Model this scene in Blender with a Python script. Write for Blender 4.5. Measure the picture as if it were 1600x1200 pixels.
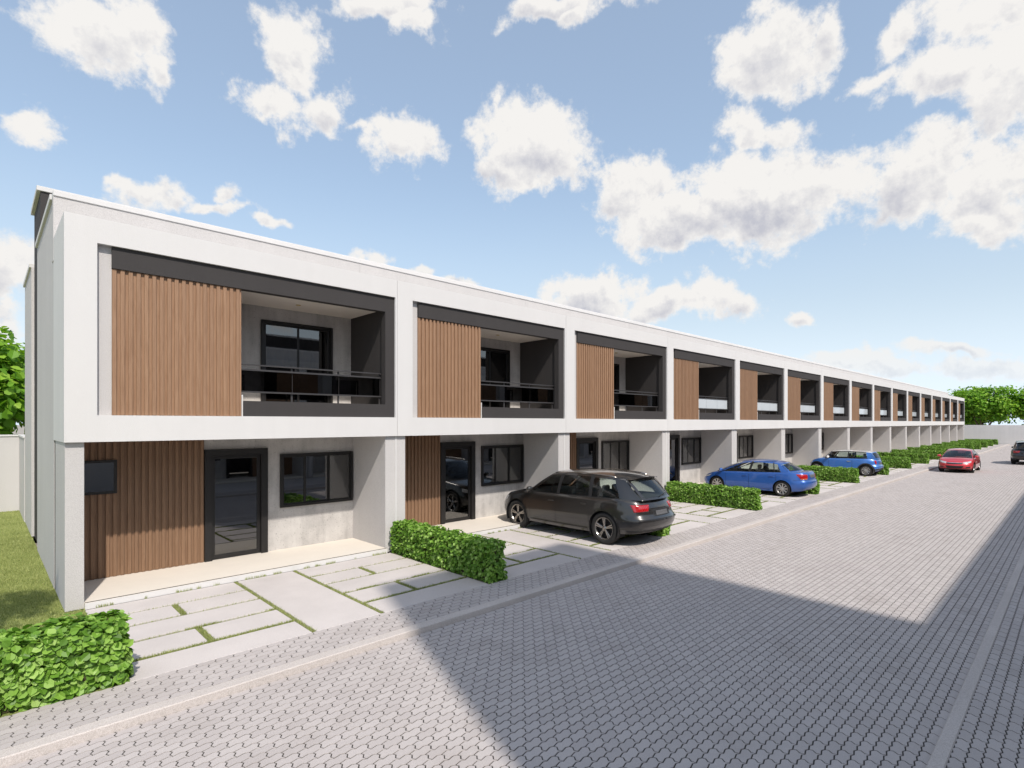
import bpy, bmesh, math, random
import numpy as np
from mathutils import Vector, Matrix

random.seed(7)
RNG = np.random.default_rng(11)
scene = bpy.context.scene
for _o in list(bpy.data.objects):
    bpy.data.objects.remove(_o)
COL = scene.collection

# ------------------------------------------------------------------ camera
FPX, VPX, HORIZON = 857.0, 887.0, 660.0            # focal length, street vanishing point and horizon, in 1600 px units
TH = math.atan2(VPX, FPX)                          # angle between the view axis and the street (+X)
CAM = Vector((-0.912, -10.974, 2.974))
cam_data = bpy.data.cameras.new('camera')
cam = bpy.data.objects.new('camera', cam_data)
COL.objects.link(cam)
cam.location = CAM
cam.rotation_euler = (math.pi / 2, 0, TH - math.pi / 2)
cam_data.sensor_width = 36.0
cam_data.lens = FPX / 1600.0 * 36.0
cam_data.shift_y = (HORIZON - 600.0) / 1600.0
cam_data.clip_start = 0.05
cam_data.clip_end = 3000.0
scene.camera = cam


def view_dir(px, py):
    """world direction of a spot of sky, used to place the clouds on the celestial sphere"""
    u = (px - 800.0) / FPX
    v = (HORIZON - py) / FPX
    c, s = math.cos(TH), math.sin(TH)
    return Vector((c + u * s, s - u * c, v)).normalized()


# ------------------------------------------------------------------ sun, sky, exposure
SUN_EL = math.radians(48.0)
SUN_H = Vector((-0.33, -1.0, 0.0)).normalized()    # horizontal direction towards the sun
SUN_DIR = Vector((SUN_H.x * math.cos(SUN_EL), SUN_H.y * math.cos(SUN_EL), math.sin(SUN_EL)))
sun_data = bpy.data.lights.new('sun', 'SUN')
sun_data.energy = 3.7
sun_data.angle = math.radians(1.1)
sun_data.color = (1.0, 0.93, 0.84)
sun = bpy.data.objects.new('sun', sun_data)
COL.objects.link(sun)
sun.location = (0, -20, 40)
sun.rotation_euler = (-SUN_DIR).to_track_quat('-Z', 'Y').to_euler()

world = bpy.data.worlds.new('World')
scene.world = world
world.use_nodes = True
world.cycles.sampling_method = 'MANUAL'
world.cycles.sample_map_resolution = 256
SKY_STRENGTH = 0.15
HAZE = 0.82


def build_sky():
    nt = world.node_tree
    nt.nodes.clear()
    N, L = nt.nodes.new, nt.links.new

    def math_n(op, a, b=None, clamp=False):
        n = N('ShaderNodeMath'); n.operation = op; n.use_clamp = clamp
        for i, v in enumerate((a, b)):
            if v is None:
                continue
            if isinstance(v, (int, float)):
                n.inputs[i].default_value = v
            else:
                L(v, n.inputs[i])
        return n.outputs[0]

    def vmath(op, a, b=None, scale=None):
        n = N('ShaderNodeVectorMath'); n.operation = op
        for i, v in enumerate((a, b)):
            if v is None:
                continue
            if isinstance(v, (tuple, list, Vector)):
                n.inputs[i].default_value = v
            else:
                L(v, n.inputs[i])
        if scale is not None:
            n.inputs['Scale'].default_value = scale
        return n.outputs[1] if op in ('LENGTH', 'DOT_PRODUCT', 'DISTANCE') else n.outputs[0]

    def noise(vec, scale, detail, rough=0.55, lac=2.1):
        n = N('ShaderNodeTexNoise'); n.inputs['Scale'].default_value = scale
        n.inputs['Detail'].default_value = detail; n.inputs['Roughness'].default_value = rough
        n.inputs['Lacunarity'].default_value = lac
        L(vec, n.inputs['Vector'])
        return n

    def maprange(v, a, b, c, d, smooth=True):
        n = N('ShaderNodeMapRange'); n.interpolation_type = 'SMOOTHSTEP' if smooth else 'LINEAR'
        L(v, n.inputs[0])
        for i, x in enumerate((a, b, c, d)):
            n.inputs[i + 1].default_value = x
        return n.outputs[0]

    tc = N('ShaderNodeTexCoord')
    d = tc.outputs['Generated']
    # shear the lookup with height so the puffs are flatter near the horizon
    w = noise(d, 5.0, 3.0)
    off = vmath('SCALE', vmath('SUBTRACT', w.outputs['Color'], (0.5, 0.5, 0.5)), scale=0.12)
    w2 = noise(d, 17.0, 4.0)
    off2 = vmath('SCALE', vmath('SUBTRACT', w2.outputs['Color'], (0.5, 0.5, 0.5)), scale=0.045)
    p = vmath('ADD', vmath('ADD', d, off), off2)
    # cumulus groups: (x, y, half width, half height, tilt) as they stand over this street
    blobs = [
        (185, 72, 112, 92, 0), (262, 128, 30, 52, 0), (85, 197, 56, 36, 0),
        (458, 72, 62, 66, 0), (470, 125, 46, 40, 0), (428, 165, 60, 44, 0), (518, 168, 62, 50, 0),
        (600, 5, 110, 36, 0), (640, 38, 52, 40, 0), (628, 228, 66, 52, 0), (585, 205, 26, 18, 0),
        (838, 232, 118, 88, 0), (788, 160, 20, 26, 0), (790, 270, 60, 50, 0),
        (890, 8, 110, 30, 0), (915, 30, 40, 24, 0),
        (1205, 62, 118, 92, 0.25), (1160, 110, 60, 40, 0.2), (1290, 40, 50, 70, 0.2),
        (1190, 192, 84, 42, 0), (985, 300, 82, 80, 0), (1060, 350, 120, 66, 0.0), (1180, 310, 150, 86, 0.15),
        (1290, 280, 100, 66, 0.1), (1440, 280, 130, 76, 0.15), (1560, 300, 110, 110, 0), (1540, 370, 76, 42, 0),
        (1495, 112, 130, 62, 0.2), (1580, 150, 90, 130, 0), (1390, 108, 70, 28, 0.3), (1440, 55, 70, 38, 0.5), (1560, 20, 110, 60, 0),
        (930, 462, 96, 46, 0), (1118, 472, 74, 46, 0), (1040, 485, 110, 28, 0),
        (235, 325, 95, 30, 0), (185, 306, 22, 20, 0), (360, 326, 26, 20, 0), (330, 345, 80, 14, 0),
        (-5, 410, 66, 74, 0), (10, 505, 50, 44, 0), (-80, 300, 70, 50, 0),
        (560, 400, 50, 24, 0), (650, 415, 50, 14, 0), (730, 440, 50, 14, 0), (420, 365, 34, 14, 0),
        (1360, 552, 140, 22, 0), (1362, 538, 30, 18, 0), (1560, 562, 140, 24, 0), (1240, 489, 36, 14, 0), (1480, 530, 90, 12, 0),
    ]
    field = None; hgt = None
    for (cx, cy, hw, hh, rot) in blobs:
        c0 = view_dir(cx, cy)
        ca, sa = math.cos(rot), math.sin(rot)
        e1 = (view_dir(cx + hw * ca, cy - hw * sa) - view_dir(cx - hw * ca, cy + hw * sa)) * 0.5
        e2 = (view_dir(cx - hh * sa, cy - hh * ca) - view_dir(cx + hh * sa, cy + hh * ca)) * 0.5
        a, b = e1.length, e2.length
        y = (e1 - c0 * e1.dot(c0)).normalized()
        z = c0.cross(y).normalized()
        dy = N('ShaderNodeVectorMath'); dy.operation = 'DOT_PRODUCT'; L(p, dy.inputs[0]); dy.inputs[1].default_value = y / a
        dz = N('ShaderNodeVectorMath'); dz.operation = 'DOT_PRODUCT'; L(p, dz.inputs[0]); dz.inputs[1].default_value = z / b
        hy = N('ShaderNodeCombineXYZ'); L(dy.outputs['Value'], hy.inputs[0]); L(dz.outputs['Value'], hy.inputs[1])
        v = math_n('SUBTRACT', 1.0, vmath('LENGTH', hy.outputs[0]))
        v = math_n('MULTIPLY', v, min(1.0, 0.35 + (a + b) * 3.0))
        if field is None:
            field = v; hgt = dz.outputs['Value']
        else:
            wgt = math_n('MULTIPLY_ADD', math_n('SUBTRACT', v, field), 3.0, True)
            wgt.node.inputs[2].default_value = 0.5
            mh = N('ShaderNodeMix'); mh.data_type = 'FLOAT'; mh.clamp_factor = True
            L(wgt, mh.inputs[0]); L(hgt, mh.inputs[2]); L(dz.outputs['Value'], mh.inputs[3])
            hgt = mh.outputs[0]
            sm = N('ShaderNodeMath'); sm.operation = 'SMOOTH_MAX'
            L(field, sm.inputs[0]); L(v, sm.inputs[1]); sm.inputs[2].default_value = 0.12
            field = sm.outputs[0]
    front = vmath('DOT_PRODUCT', d, view_dir(800, 300))
    field = math_n('SUBTRACT', field, maprange(front, 0.0, 0.4, 3.0, 0.0))
    # the same kind of broken cumulus over the rest of the sky
    gen = noise(p, 3.4, 3.0, 0.5)
    g = math_n('MULTIPLY', math_n('SUBTRACT', gen.outputs['Fac'], 0.53), 3.2)
    look = vmath('DOT_PRODUCT', d, view_dir(800, 300))
    g = math_n('SUBTRACT', g, maprange(look, 0.55, 0.8, 0.0, 3.0))
    field = math_n('MAXIMUM', field, g)
    f1 = noise(d, 26.0, 8.0, 0.62)
    f2 = noise(vmath('ADD', d, tuple(SUN_DIR * 0.012)), 26.0, 8.0, 0.62)
    dens = math_n('ADD', field, math_n('MULTIPLY', math_n('SUBTRACT', f1.outputs['Fac'], 0.5), 1.25))
    mask = maprange(dens, 0.0, 0.34, 0.0, 1.0)
    # self shading of the puffs: denser towards the sun means darker
    big1 = noise(d, 8.0, 5.0, 0.6)
    big2 = noise(vmath('ADD', d, (0.0, 0.0, 0.05)), 8.0, 5.0, 0.6)
    relief = math_n('ADD', math_n('MULTIPLY', math_n('SUBTRACT', f1.outputs['Fac'], f2.outputs['Fac']), 1.2),
                    math_n('MULTIPLY', math_n('SUBTRACT', big1.outputs['Fac'], big2.outputs['Fac']), 1.3))
    thick = maprange(dens, 0.35, 1.0, 0.0, 0.16)
    under = math_n('MULTIPLY', maprange(hgt, -0.35, 0.75, 0.0, 0.62), maprange(dens, 0.10, 0.60, 0.10, 1.0))
    shade = math_n('SUBTRACT', math_n('SUBTRACT', math_n('ADD', 0.98, relief), thick), under, clamp=True)
    ramp = N('ShaderNodeValToRGB')
    ramp.color_ramp.elements[0].position = 0.25; ramp.color_ramp.elements[0].color = (0.60, 0.61, 0.68, 1)
    ramp.color_ramp.elements[1].position = 0.85; ramp.color_ramp.elements[1].color = (0.98, 0.96, 0.935, 1)
    L(shade, ramp.inputs[0])
    sky = N('ShaderNodeTexSky'); sky.sky_type = 'NISHITA'; sky.sun_disc = False
    sky.sun_elevation = SUN_EL
    sky.sun_rotation = math.atan2(SUN_DIR.x, SUN_DIR.y)
    sky.altitude = 0.0; sky.air_density = 1.35; sky.dust_density = 1.2; sky.ozone_density = 1.6
    bg = N('ShaderNodeBackground'); bg.inputs['Strength'].default_value = SKY_STRENGTH
    L(sky.outputs[0], bg.inputs['Color'])
    bc = N('ShaderNodeBackground'); bc.inputs['Strength'].default_value = 0.80
    L(ramp.outputs[0], bc.inputs['Color'])
    # pale haze belt along the whole horizon
    sepz = N('ShaderNodeSeparateXYZ'); L(d, sepz.inputs[0])
    hz = N('ShaderNodeBackground'); hz.inputs['Color'].default_value = (0.68, 0.79, 0.92, 1); L(maprange(sepz.outputs['Z'], 0.0, 0.22, HAZE * 1.35, HAZE), hz.inputs['Strength'])
    hm = N('ShaderNodeMixShader'); L(maprange(sepz.outputs['Z'], -0.02, 0.42, 0.92, 0.29), hm.inputs[0]); L(bg.outputs[0], hm.inputs[1]); L(hz.outputs[0], hm.inputs[2])
    bg = hm
    mx = N('ShaderNodeMixShader')
    # clouds thin out into the horizon haze
    sep = N('ShaderNodeSeparateXYZ'); L(d, sep.inputs[0])
    fade = maprange(sep.outputs['Z'], 0.0, 0.17, 0.35, 1.0)
    L(math_n('MULTIPLY', mask, fade), mx.inputs[0]); L(bg.outputs[0], mx.inputs[1]); L(bc.outputs[0], mx.inputs[2])
    out = N('ShaderNodeOutputWorld'); L(mx.outputs[0], out.inputs[0])


build_sky()
vs = scene.view_settings
scene.display_settings.display_device = 'sRGB'
vs.view_transform = 'Standard'; vs.look = 'None'; vs.exposure = 0.22; vs.gamma = 1.0; vs.use_curve_mapping = False
scene.cycles.use_denoising = True
try:
    scene.cycles.denoiser = 'OPENIMAGEDENOISE'
except Exception:
    pass
scene.cycles.max_bounces = 8
scene.cycles.diffuse_bounces = 3
scene.cycles.glossy_bounces = 4
scene.cycles.transparent_max_bounces = 12
scene.cycles.caustics_reflective = False
scene.cycles.caustics_refractive = False
scene.cycles.sample_clamp_indirect = 6.0


# ------------------------------------------------------------------ material helpers
class Mat:
    def __init__(self, name):
        self.m = bpy.data.materials.new(name)
        self.m.use_nodes = True
        self.nt = self.m.node_tree
        self.nt.nodes.clear()
        self.out = self.n('ShaderNodeOutputMaterial')

    def n(self, t, **kw):
        x = self.nt.nodes.new(t)
        for k, v in kw.items():
            setattr(x, k, v)
        return x

    def l(self, a, b):
        self.nt.links.new(a, b)

    def noise(self, scale, detail=4.0, rough=0.55, vec=None, dist=0.0):
        x = self.n('ShaderNodeTexNoise')
        x.inputs['Scale'].default_value = scale; x.inputs['Detail'].default_value = detail
        x.inputs['Roughness'].default_value = rough; x.inputs['Distortion'].default_value = dist
        if vec is not None:
            self.l(vec, x.inputs['Vector'])
        return x.outputs['Fac']

    def coords(self, scale=(1, 1, 1), space='Position'):
        if space == 'Position':
            src = self.n('ShaderNodeNewGeometry').outputs['Position']
        else:
            src = self.n('ShaderNodeTexCoord').outputs[space]
        mp = self.n('ShaderNodeMapping'); mp.inputs['Scale'].default_value = scale
        self.l(src, mp.inputs['Vector'])
        return mp.outputs[0]

    def ramp(self, fac, stops):
        r = self.n('ShaderNodeValToRGB')
        e = r.color_ramp.elements
        while len(e) < len(stops):
            e.new(0.5)
        for i, (p, c) in enumerate(stops):
            e[i].position = p; e[i].color = (*c, 1.0) if len(c) == 3 else c
        self.l(fac, r.inputs[0])
        return r.outputs[0]

    def mix(self, fac, a, b, mode='MIX'):
        x = self.n('ShaderNodeMix', data_type='RGBA', blend_type=mode)
        for sock, v in ((x.inputs[0], fac), (x.inputs[6], a), (x.inputs[7], b)):
            if isinstance(v, (int, float)):
                sock.default_value = v
            elif isinstance(v, tuple):
                sock.default_value = (*v, 1.0) if len(v) == 3 else v
            else:
                self.l(v, sock)
        return x.outputs[2]

    def math(self, op, a, b=0.0, clamp=False):
        x = self.n('ShaderNodeMath', operation=op, use_clamp=clamp)
        for i, v in enumerate((a, b)):
            if isinstance(v, (int, float)):
                x.inputs[i].default_value = v
            else:
                self.l(v, x.inputs[i])
        return x.outputs[0]

    def principled(self, color, rough=0.6, spec=0.4, metallic=0.0, coat=0.0, bump=None, bump_strength=0.2, bump_dist=0.01, **kw):
        p = self.n('ShaderNodeBsdfPrincipled')
        for key, v in (('Base Color', color), ('Roughness', rough), ('Specular IOR Level', spec), ('Metallic', metallic), ('Coat Weight', coat)):
            s = p.inputs[key]
            if isinstance(v, (int, float)):
                s.default_value = v
            elif isinstance(v, tuple):
                s.default_value = (*v, 1.0) if len(v) == 3 else v
            else:
                self.l(v, s)
        for k, v in kw.items():
            p.inputs[k.replace('_', ' ')].default_value = v
        if bump is not None:
            b = self.n('ShaderNodeBump'); b.inputs['Strength'].default_value = bump_strength; b.inputs['Distance'].default_value = bump_dist
            self.l(bump, b.inputs['Height']); self.l(b.outputs[0], p.inputs['Normal'])
        self.l(p.outputs[0], self.out.inputs[0])
        self.p = p
        return self.m


M = {}


def mat_white(name, base, speck=0.06, bump=0.25, dirt=0.10):
    m = Mat(name)
    v = m.coords()
    big = m.noise(0.55, 4.0, 0.6, v)
    streak = m.noise(1.0, 4.0, 0.6, m.coords((3.0, 3.0, 0.25)))
    fine = m.noise(95.0, 3.0, 0.6, v)
    lo = tuple(c * (1 - dirt) for c in base)
    c = m.ramp(m.math('ADD', m.math('MULTIPLY', big, 0.5), m.math('MULTIPLY', streak, 0.5)), [(0.36, lo), (0.62, base)])
    c = m.mix(1.0, c, m.ramp(fine, [(0.3, (1 - speck,) * 3), (0.6, (1, 1, 1))]), 'MULTIPLY')
    grain = m.math('ADD', m.noise(60.0, 4.0, 0.65, v), m.math('MULTIPLY', m.noise(9.0, 2.0, 0.5, v), 0.25))
    return m.principled(c, 0.85, 0.25, bump=grain, bump_strength=bump, bump_dist=0.012)


M['white'] = mat_white('white_paint', (0.635, 0.625, 0.62), 0.05, 0.30, 0.04)
M['coping'] = mat_white('coping_paint', (0.62, 0.61, 0.605), 0.02, 0.10, 0.06)
M['stucco'] = mat_white('grey_white_stucco', (0.575, 0.555, 0.548), 0.26, 0.5, 0.06)
M['wall_far'] = mat_white('boundary_wall_render', (0.74, 0.725, 0.715), 0.10, 0.3, 0.08)
M['dark'] = mat_white('charcoal_paint', (0.052, 0.048, 0.048), 0.15, 0.30, 0.08)
M['tile'] = mat_white('cream_floor', (0.70, 0.645, 0.575), 0.03, 0.05, 0.05)
M['ceiling'] = mat_white('cream_ceiling', (0.78, 0.72, 0.66), 0.02, 0.03, 0.02)


def mat_concrete():
    m = Mat('board_marked_concrete')
    v = m.coords()
    a = m.noise(1.7, 6.0, 0.62, v)
    b = m.noise(1.0, 5.0, 0.6, m.coords((6.0, 6.0, 0.7)))
    pits = m.noise(38.0, 3.0, 0.5, v)
    c = m.ramp(m.math('ADD', m.math('MULTIPLY', a, 0.6), m.math('MULTIPLY', b, 0.4)), [(0.34, (0.36, 0.345, 0.335)), (0.50, (0.485, 0.465, 0.45)), (0.66, (0.57, 0.55, 0.53))])
    c = m.mix(1.0, c, m.ramp(pits, [(0.30, (0.55, 0.55, 0.55)), (0.38, (1, 1, 1))]), 'MULTIPLY')
    return m.principled(c, 0.8, 0.3, bump=pits, bump_strength=0.25, bump_dist=0.01)


M['concrete'] = mat_concrete()


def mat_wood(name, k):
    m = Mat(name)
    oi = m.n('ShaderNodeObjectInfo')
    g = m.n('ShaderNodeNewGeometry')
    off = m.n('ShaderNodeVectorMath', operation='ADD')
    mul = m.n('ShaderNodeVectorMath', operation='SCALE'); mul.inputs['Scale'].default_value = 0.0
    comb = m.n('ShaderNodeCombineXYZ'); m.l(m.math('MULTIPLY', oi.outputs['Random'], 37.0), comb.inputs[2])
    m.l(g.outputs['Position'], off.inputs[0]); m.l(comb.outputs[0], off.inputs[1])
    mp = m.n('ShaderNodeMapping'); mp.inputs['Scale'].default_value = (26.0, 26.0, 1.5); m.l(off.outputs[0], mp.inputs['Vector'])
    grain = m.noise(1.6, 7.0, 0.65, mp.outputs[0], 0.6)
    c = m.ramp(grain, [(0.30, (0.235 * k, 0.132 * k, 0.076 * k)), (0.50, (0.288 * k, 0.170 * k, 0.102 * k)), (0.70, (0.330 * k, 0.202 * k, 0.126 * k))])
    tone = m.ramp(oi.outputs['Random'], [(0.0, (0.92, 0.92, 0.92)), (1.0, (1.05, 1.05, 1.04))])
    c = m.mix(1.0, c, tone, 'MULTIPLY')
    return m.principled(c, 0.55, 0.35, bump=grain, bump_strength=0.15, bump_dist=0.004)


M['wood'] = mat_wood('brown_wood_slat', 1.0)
M['wood_shade'] = mat_wood('shaded_brown_wood_slat', 0.76)  # same wood as the upper slats, porch shade darkened into its colour


def mat_simple(name, col, rough=0.5, spec=0.5, metallic=0.0, var=0.12, scale=20.0, bump=0.08):
    m = Mat(name)
    n = m.noise(scale, 4.0, 0.6, m.coords(space='Object'))
    c = m.ramp(n, [(0.3, tuple(x * (1 - var) for x in col)), (0.7, tuple(min(1, x * (1 + var)) for x in col))])
    return m.principled(c, rough, spec, metallic, bump=n, bump_strength=bump, bump_dist=0.003)


M['black_frame'] = mat_simple('black_aluminium', (0.016, 0.015, 0.015), 0.42, 0.4)
M['rail_metal'] = mat_simple('charcoal_rail_metal', (0.05, 0.048, 0.05), 0.35, 0.5)
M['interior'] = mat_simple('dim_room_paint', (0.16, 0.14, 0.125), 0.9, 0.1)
M['curtain'] = mat_simple('grey_curtain_cloth', (0.30, 0.275, 0.265), 0.9, 0.1)
M['sky_reflection_glass'] = mat_simple('painted_sky_reflection_glass', (0.52, 0.56, 0.59), 0.15, 0.5, 0.0, 0.03)  # balcony glass with the sky's reflection painted in as a pale colour
M['brass'] = mat_simple('brass_ring', (0.55, 0.42, 0.16), 0.3, 0.5, 1.0)
M['rubber_strip'] = mat_simple('black_drain_strip', (0.03, 0.03, 0.03), 0.6, 0.3)


def mat_glass(name, tint, refl_boost=1.0, ior=1.5, base_refl=0.0):
    m = Mat(name)
    tr = m.n('ShaderNodeBsdfTransparent'); tr.inputs[0].default_value = (*tint, 1)
    gl = m.n('ShaderNodeBsdfGlossy'); gl.inputs['Roughness'].default_value = 0.012; gl.inputs[0].default_value = (1, 1, 1, 1)
    fr = m.n('ShaderNodeFresnel'); fr.inputs['IOR'].default_value = ior
    nz = m.noise(0.9, 2.0, 0.5, m.coords())
    b = m.n('ShaderNodeBump'); b.inputs['Strength'].default_value = 0.012; b.inputs['Distance'].default_value = 0.05
    m.l(nz, b.inputs['Height']); m.l(b.outputs[0], gl.inputs['Normal'])
    f = m.math('ADD', m.math('MULTIPLY', fr.outputs[0], refl_boost), base_refl, True)
    mx = m.n('ShaderNodeMixShader')
    m.l(f, mx.inputs[0]); m.l(tr.outputs[0], mx.inputs[1]); m.l(gl.outputs[0], mx.inputs[2])
    m.l(mx.outputs[0], m.out.inputs[0])
    return m.m


M['window_glass'] = mat_glass('window_glass', (0.30, 0.30, 0.31), 2.2, 1.5, 0.05)
M['smoked_glass'] = mat_glass('smoked_balcony_glass', (0.13, 0.13, 0.145), 1.2, 1.5, 0.0)
M['car_glass'] = mat_glass('car_glass', (0.78, 0.86, 0.83), 1.0, 1.5, 0.0)


# ------------------------------------------------------------------ object helpers
class MB:
    """collects vertices and faces of one mesh"""
    def __init__(self):
        self.v = []; self.f = []; self.smooth = []

    def add(self, vs, fs, smooth=False):
        o = len(self.v)
        self.v.extend([tuple(p) for p in vs])
        for f in fs:
            self.f.append(tuple(i + o for i in f)); self.smooth.append(smooth)
        return self

    def box(self, x0, x1, y0, y1, z0, z1):
        vs = [(x0, y0, z0), (x1, y0, z0), (x1, y1, z0), (x0, y1, z0), (x0, y0, z1), (x1, y0, z1), (x1, y1, z1), (x0, y1, z1)]
        return self.add(vs, [(0, 3, 2, 1), (4, 5, 6, 7), (0, 1, 5, 4), (1, 2, 6, 5), (2, 3, 7, 6), (3, 0, 4, 7)])

    def bbox(self, x0, x1, y0, y1, z0, z1, b=0.004):
        """box with chamfered edges"""
        xs, ys, zs = (x0, x1), (y0, y1), (z0, z1)
        b = min(b, (x1 - x0) * .3, (y1 - y0) * .3, (z1 - z0) * .3)
        vs = []; idx = {}
        for ix in (0, 1):
            for iy in (0, 1):
                for iz in (0, 1):
                    p = [xs[ix], ys[iy], zs[iz]]
                    s = [1 - 2 * ix, 1 - 2 * iy, 1 - 2 * iz]
                    for ax in range(3):
                        q = [p[k] + (0 if k == ax else s[k] * b) for k in range(3)]
                        idx[(ix, iy, iz, ax)] = len(vs); vs.append(q)
        fs = []
        for ax in range(3):
            o1, o2 = [a for a in range(3) if a != ax]
            for side in (0, 1):
                ring = []
                for (a, c) in ((0, 0), (1, 0), (1, 1), (0, 1)):
                    k = [0, 0, 0]; k[ax] = side; k[o1] = a; k[o2] = c
                    ring.append(idx[(*k, ax)])
                fs.append(tuple(ring))
        for ax in range(3):
            o1, o2 = [a for a in range(3) if a != ax]
            for a in (0, 1):
                for c in (0, 1):
                    k0 = [0, 0, 0]; k0[o1] = a; k0[o2] = c
                    k1 = list(k0); k1[ax] = 1
                    fs.append((idx[(*k0, o1)], idx[(*k1, o1)], idx[(*k1, o2)], idx[(*k0, o2)]))
        for ix in (0, 1):
            for iy in (0, 1):
                for iz in (0, 1):
                    fs.append(tuple(idx[(ix, iy, iz, a)] for a in range(3)))
        return self.add(vs, fs)

    def tube(self, pts, radii, n=8, cap=True, smooth=True):
        pts = [Vector(p) for p in pts]
        if isinstance(radii, (int, float)):
            radii = [radii] * len(pts)
        rings = []
        up = Vector((0.31, 0.17, 0.93)).normalized()
        o = len(self.v)
        for i, p in enumerate(pts):
            t = (pts[min(i + 1, len(pts) - 1)] - pts[max(i - 1, 0)]).normalized()
            a = t.cross(up)
            if a.length < 1e-3:
                a = t.cross(Vector((1, 0, 0)))
            a.normalize(); b = t.cross(a).normalized()
            for k in range(n):
                w = 2 * math.pi * k / n
                self.v.append(tuple(p + (a * math.cos(w) + b * math.sin(w)) * radii[i]))
        for i in range(len(pts) - 1):
            for k in range(n):
                k2 = (k + 1) % n
                self.f.append((o + i * n + k, o + i * n + k2, o + (i + 1) * n + k2, o + (i + 1) * n + k)); self.smooth.append(smooth)
        if cap:
            self.f.append(tuple(o + k for k in range(n))[::-1]); self.smooth.append(False)
            e = o + (len(pts) - 1) * n
            self.f.append(tuple(e + k for k in range(n))); self.smooth.append(False)
        return self

    def mesh(self, name, mats, fix=True):
        me = bpy.data.meshes.new(name)
        me.from_pydata(self.v, [], self.f)
        for m in (mats if isinstance(mats, (list, tuple)) else [mats]):
            me.materials.append(m)
        if any(self.smooth):
            me.polygons.foreach_set('use_smooth', self.smooth)
        if fix:
            bm = bmesh.new(); bm.from_mesh(me)
            bmesh.ops.recalc_face_normals(bm, faces=bm.faces)
            bm.to_mesh(me); bm.free()
        me.update()
        return me

    def build(self, name, mat, parent=None, fix=True):
        return link(name, self.mesh(name, mat, fix), parent)


def link(name, data, parent=None, loc=None):
    o = bpy.data.objects.new(name, data)
    COL.objects.link(o)
    if parent is not None:
        o.parent = parent
    if loc is not None:
        o.location = loc
    return o


def tag(o, label=None, cat=None, group=None, kind=None):
    if label: o['label'] = label
    if cat: o['category'] = cat
    if group: o['group'] = group
    if kind: o['kind'] = kind
    return o


def empty(name, loc=(0, 0, 0), rz=0.0):
    o = link(name, None)
    o.location = loc; o.rotation_euler = (0, 0, rz)
    o.empty_display_size = 0.3
    return o


def copy_tree(o, parent=None):
    c = o.copy()
    COL.objects.link(c)
    c.parent = parent
    for ch in KIDS.get(o.name, []):
        copy_tree(ch, c)
    return c


KIDS = {}


def note_children():
    KIDS.clear()
    for o in bpy.data.objects:
        if o.parent is not None:
            KIDS.setdefault(o.parent.name, []).append(o)


def np_mesh(name, verts, loops, sizes, mat, smooth=False):
    """mesh from numpy arrays: verts (n,3), loops flat vertex indices, sizes of each polygon"""
    me = bpy.data.meshes.new(name)
    me.vertices.add(len(verts)); me.vertices.foreach_set('co', np.asarray(verts, np.float32).ravel())
    me.loops.add(len(loops)); me.loops.foreach_set('vertex_index', np.asarray(loops, np.int32))
    starts = np.concatenate(([0], np.cumsum(sizes)[:-1])).astype(np.int32)
    me.polygons.add(len(sizes)); me.polygons.foreach_set('loop_start', starts)
    try:
        me.polygons.foreach_set('loop_total', np.asarray(sizes, np.int32))
    except Exception:
        pass
    me.materials.append(mat)
    me.polygons.foreach_set('use_smooth', np.full(len(sizes), smooth))
    me.update(calc_edges=True)
    me.validate()
    return me


# ------------------------------------------------------------------ the row of townhouses
UNIT = 6.0
N_UNITS = 16


def prism_xz(poly, y0, y1):
    """extrude an outline given in x,z along y"""
    n = len(poly)
    vs = [(x, y0, z) for x, z in poly] + [(x, y1, z) for x, z in poly]
    fs = [tuple(range(n)), tuple(range(2 * n - 1, n - 1, -1))]
    fs += [(i, (i + 1) % n, n + (i + 1) % n, n + i) for i in range(n)]
    return MB().add(vs, fs)


def wall_holes(x0, x1, z0, z1, holes, y0, y1):
    """one wall slab with rectangular openings (hx0, hx1, hz0, hz1), welded into a single shell"""
    xs = sorted({x0, x1, *[h[0] for h in holes], *[h[1] for h in holes]})
    zs = sorted({z0, z1, *[h[2] for h in holes], *[h[3] for h in holes]})
    xs = [x for x in xs if x0 <= x <= x1]; zs = [z for z in zs if z0 <= z <= z1]
    nx, nz = len(xs) - 1, len(zs) - 1

    def solid(i, k):
        if not (0 <= i < nx and 0 <= k < nz):
            return False
        cx, cz = (xs[i] + xs[i + 1]) / 2, (zs[k] + zs[k + 1]) / 2
        return not any(h[0] < cx < h[1] and h[2] < cz < h[3] for h in holes)
    mb = MB(); idx = {}

    def vid(i, k, s):
        key = (i, k, s)
        if key not in idx:
            idx[key] = len(mb.v); mb.v.append((xs[i], (y0, y1)[s], zs[k]))
        return idx[key]
    for i in range(nx):
        for k in range(nz):
            if not solid(i, k):
                continue
            mb.f.append((vid(i, k, 0), vid(i + 1, k, 0), vid(i + 1, k + 1, 0), vid(i, k + 1, 0)))
            mb.f.append((vid(i, k, 1), vid(i, k + 1, 1), vid(i + 1, k + 1, 1), vid(i + 1, k, 1)))
            for (di, dk, a, b) in ((-1, 0, (i, k), (i, k + 1)), (1, 0, (i + 1, k), (i + 1, k + 1)), (0, -1, (i, k), (i + 1, k)), (0, 1, (i, k + 1), (i + 1, k + 1))):
                if not solid(i + di, k + dk):
                    mb.f.append((vid(*a, 0), vid(*b, 0), vid(*b, 1), vid(*a, 1)))
    mb.smooth = [False] * len(mb.f)
    return mb


def ring_xz(x0, x1, z0, z1, w, y0, y1, wb=None):
    wb = w if wb is None else wb
    return wall_holes(x0, x1, z0, z1, [(x0 + w, x1 - w, z0 + wb, z1 - w)], y0, y1)


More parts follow.
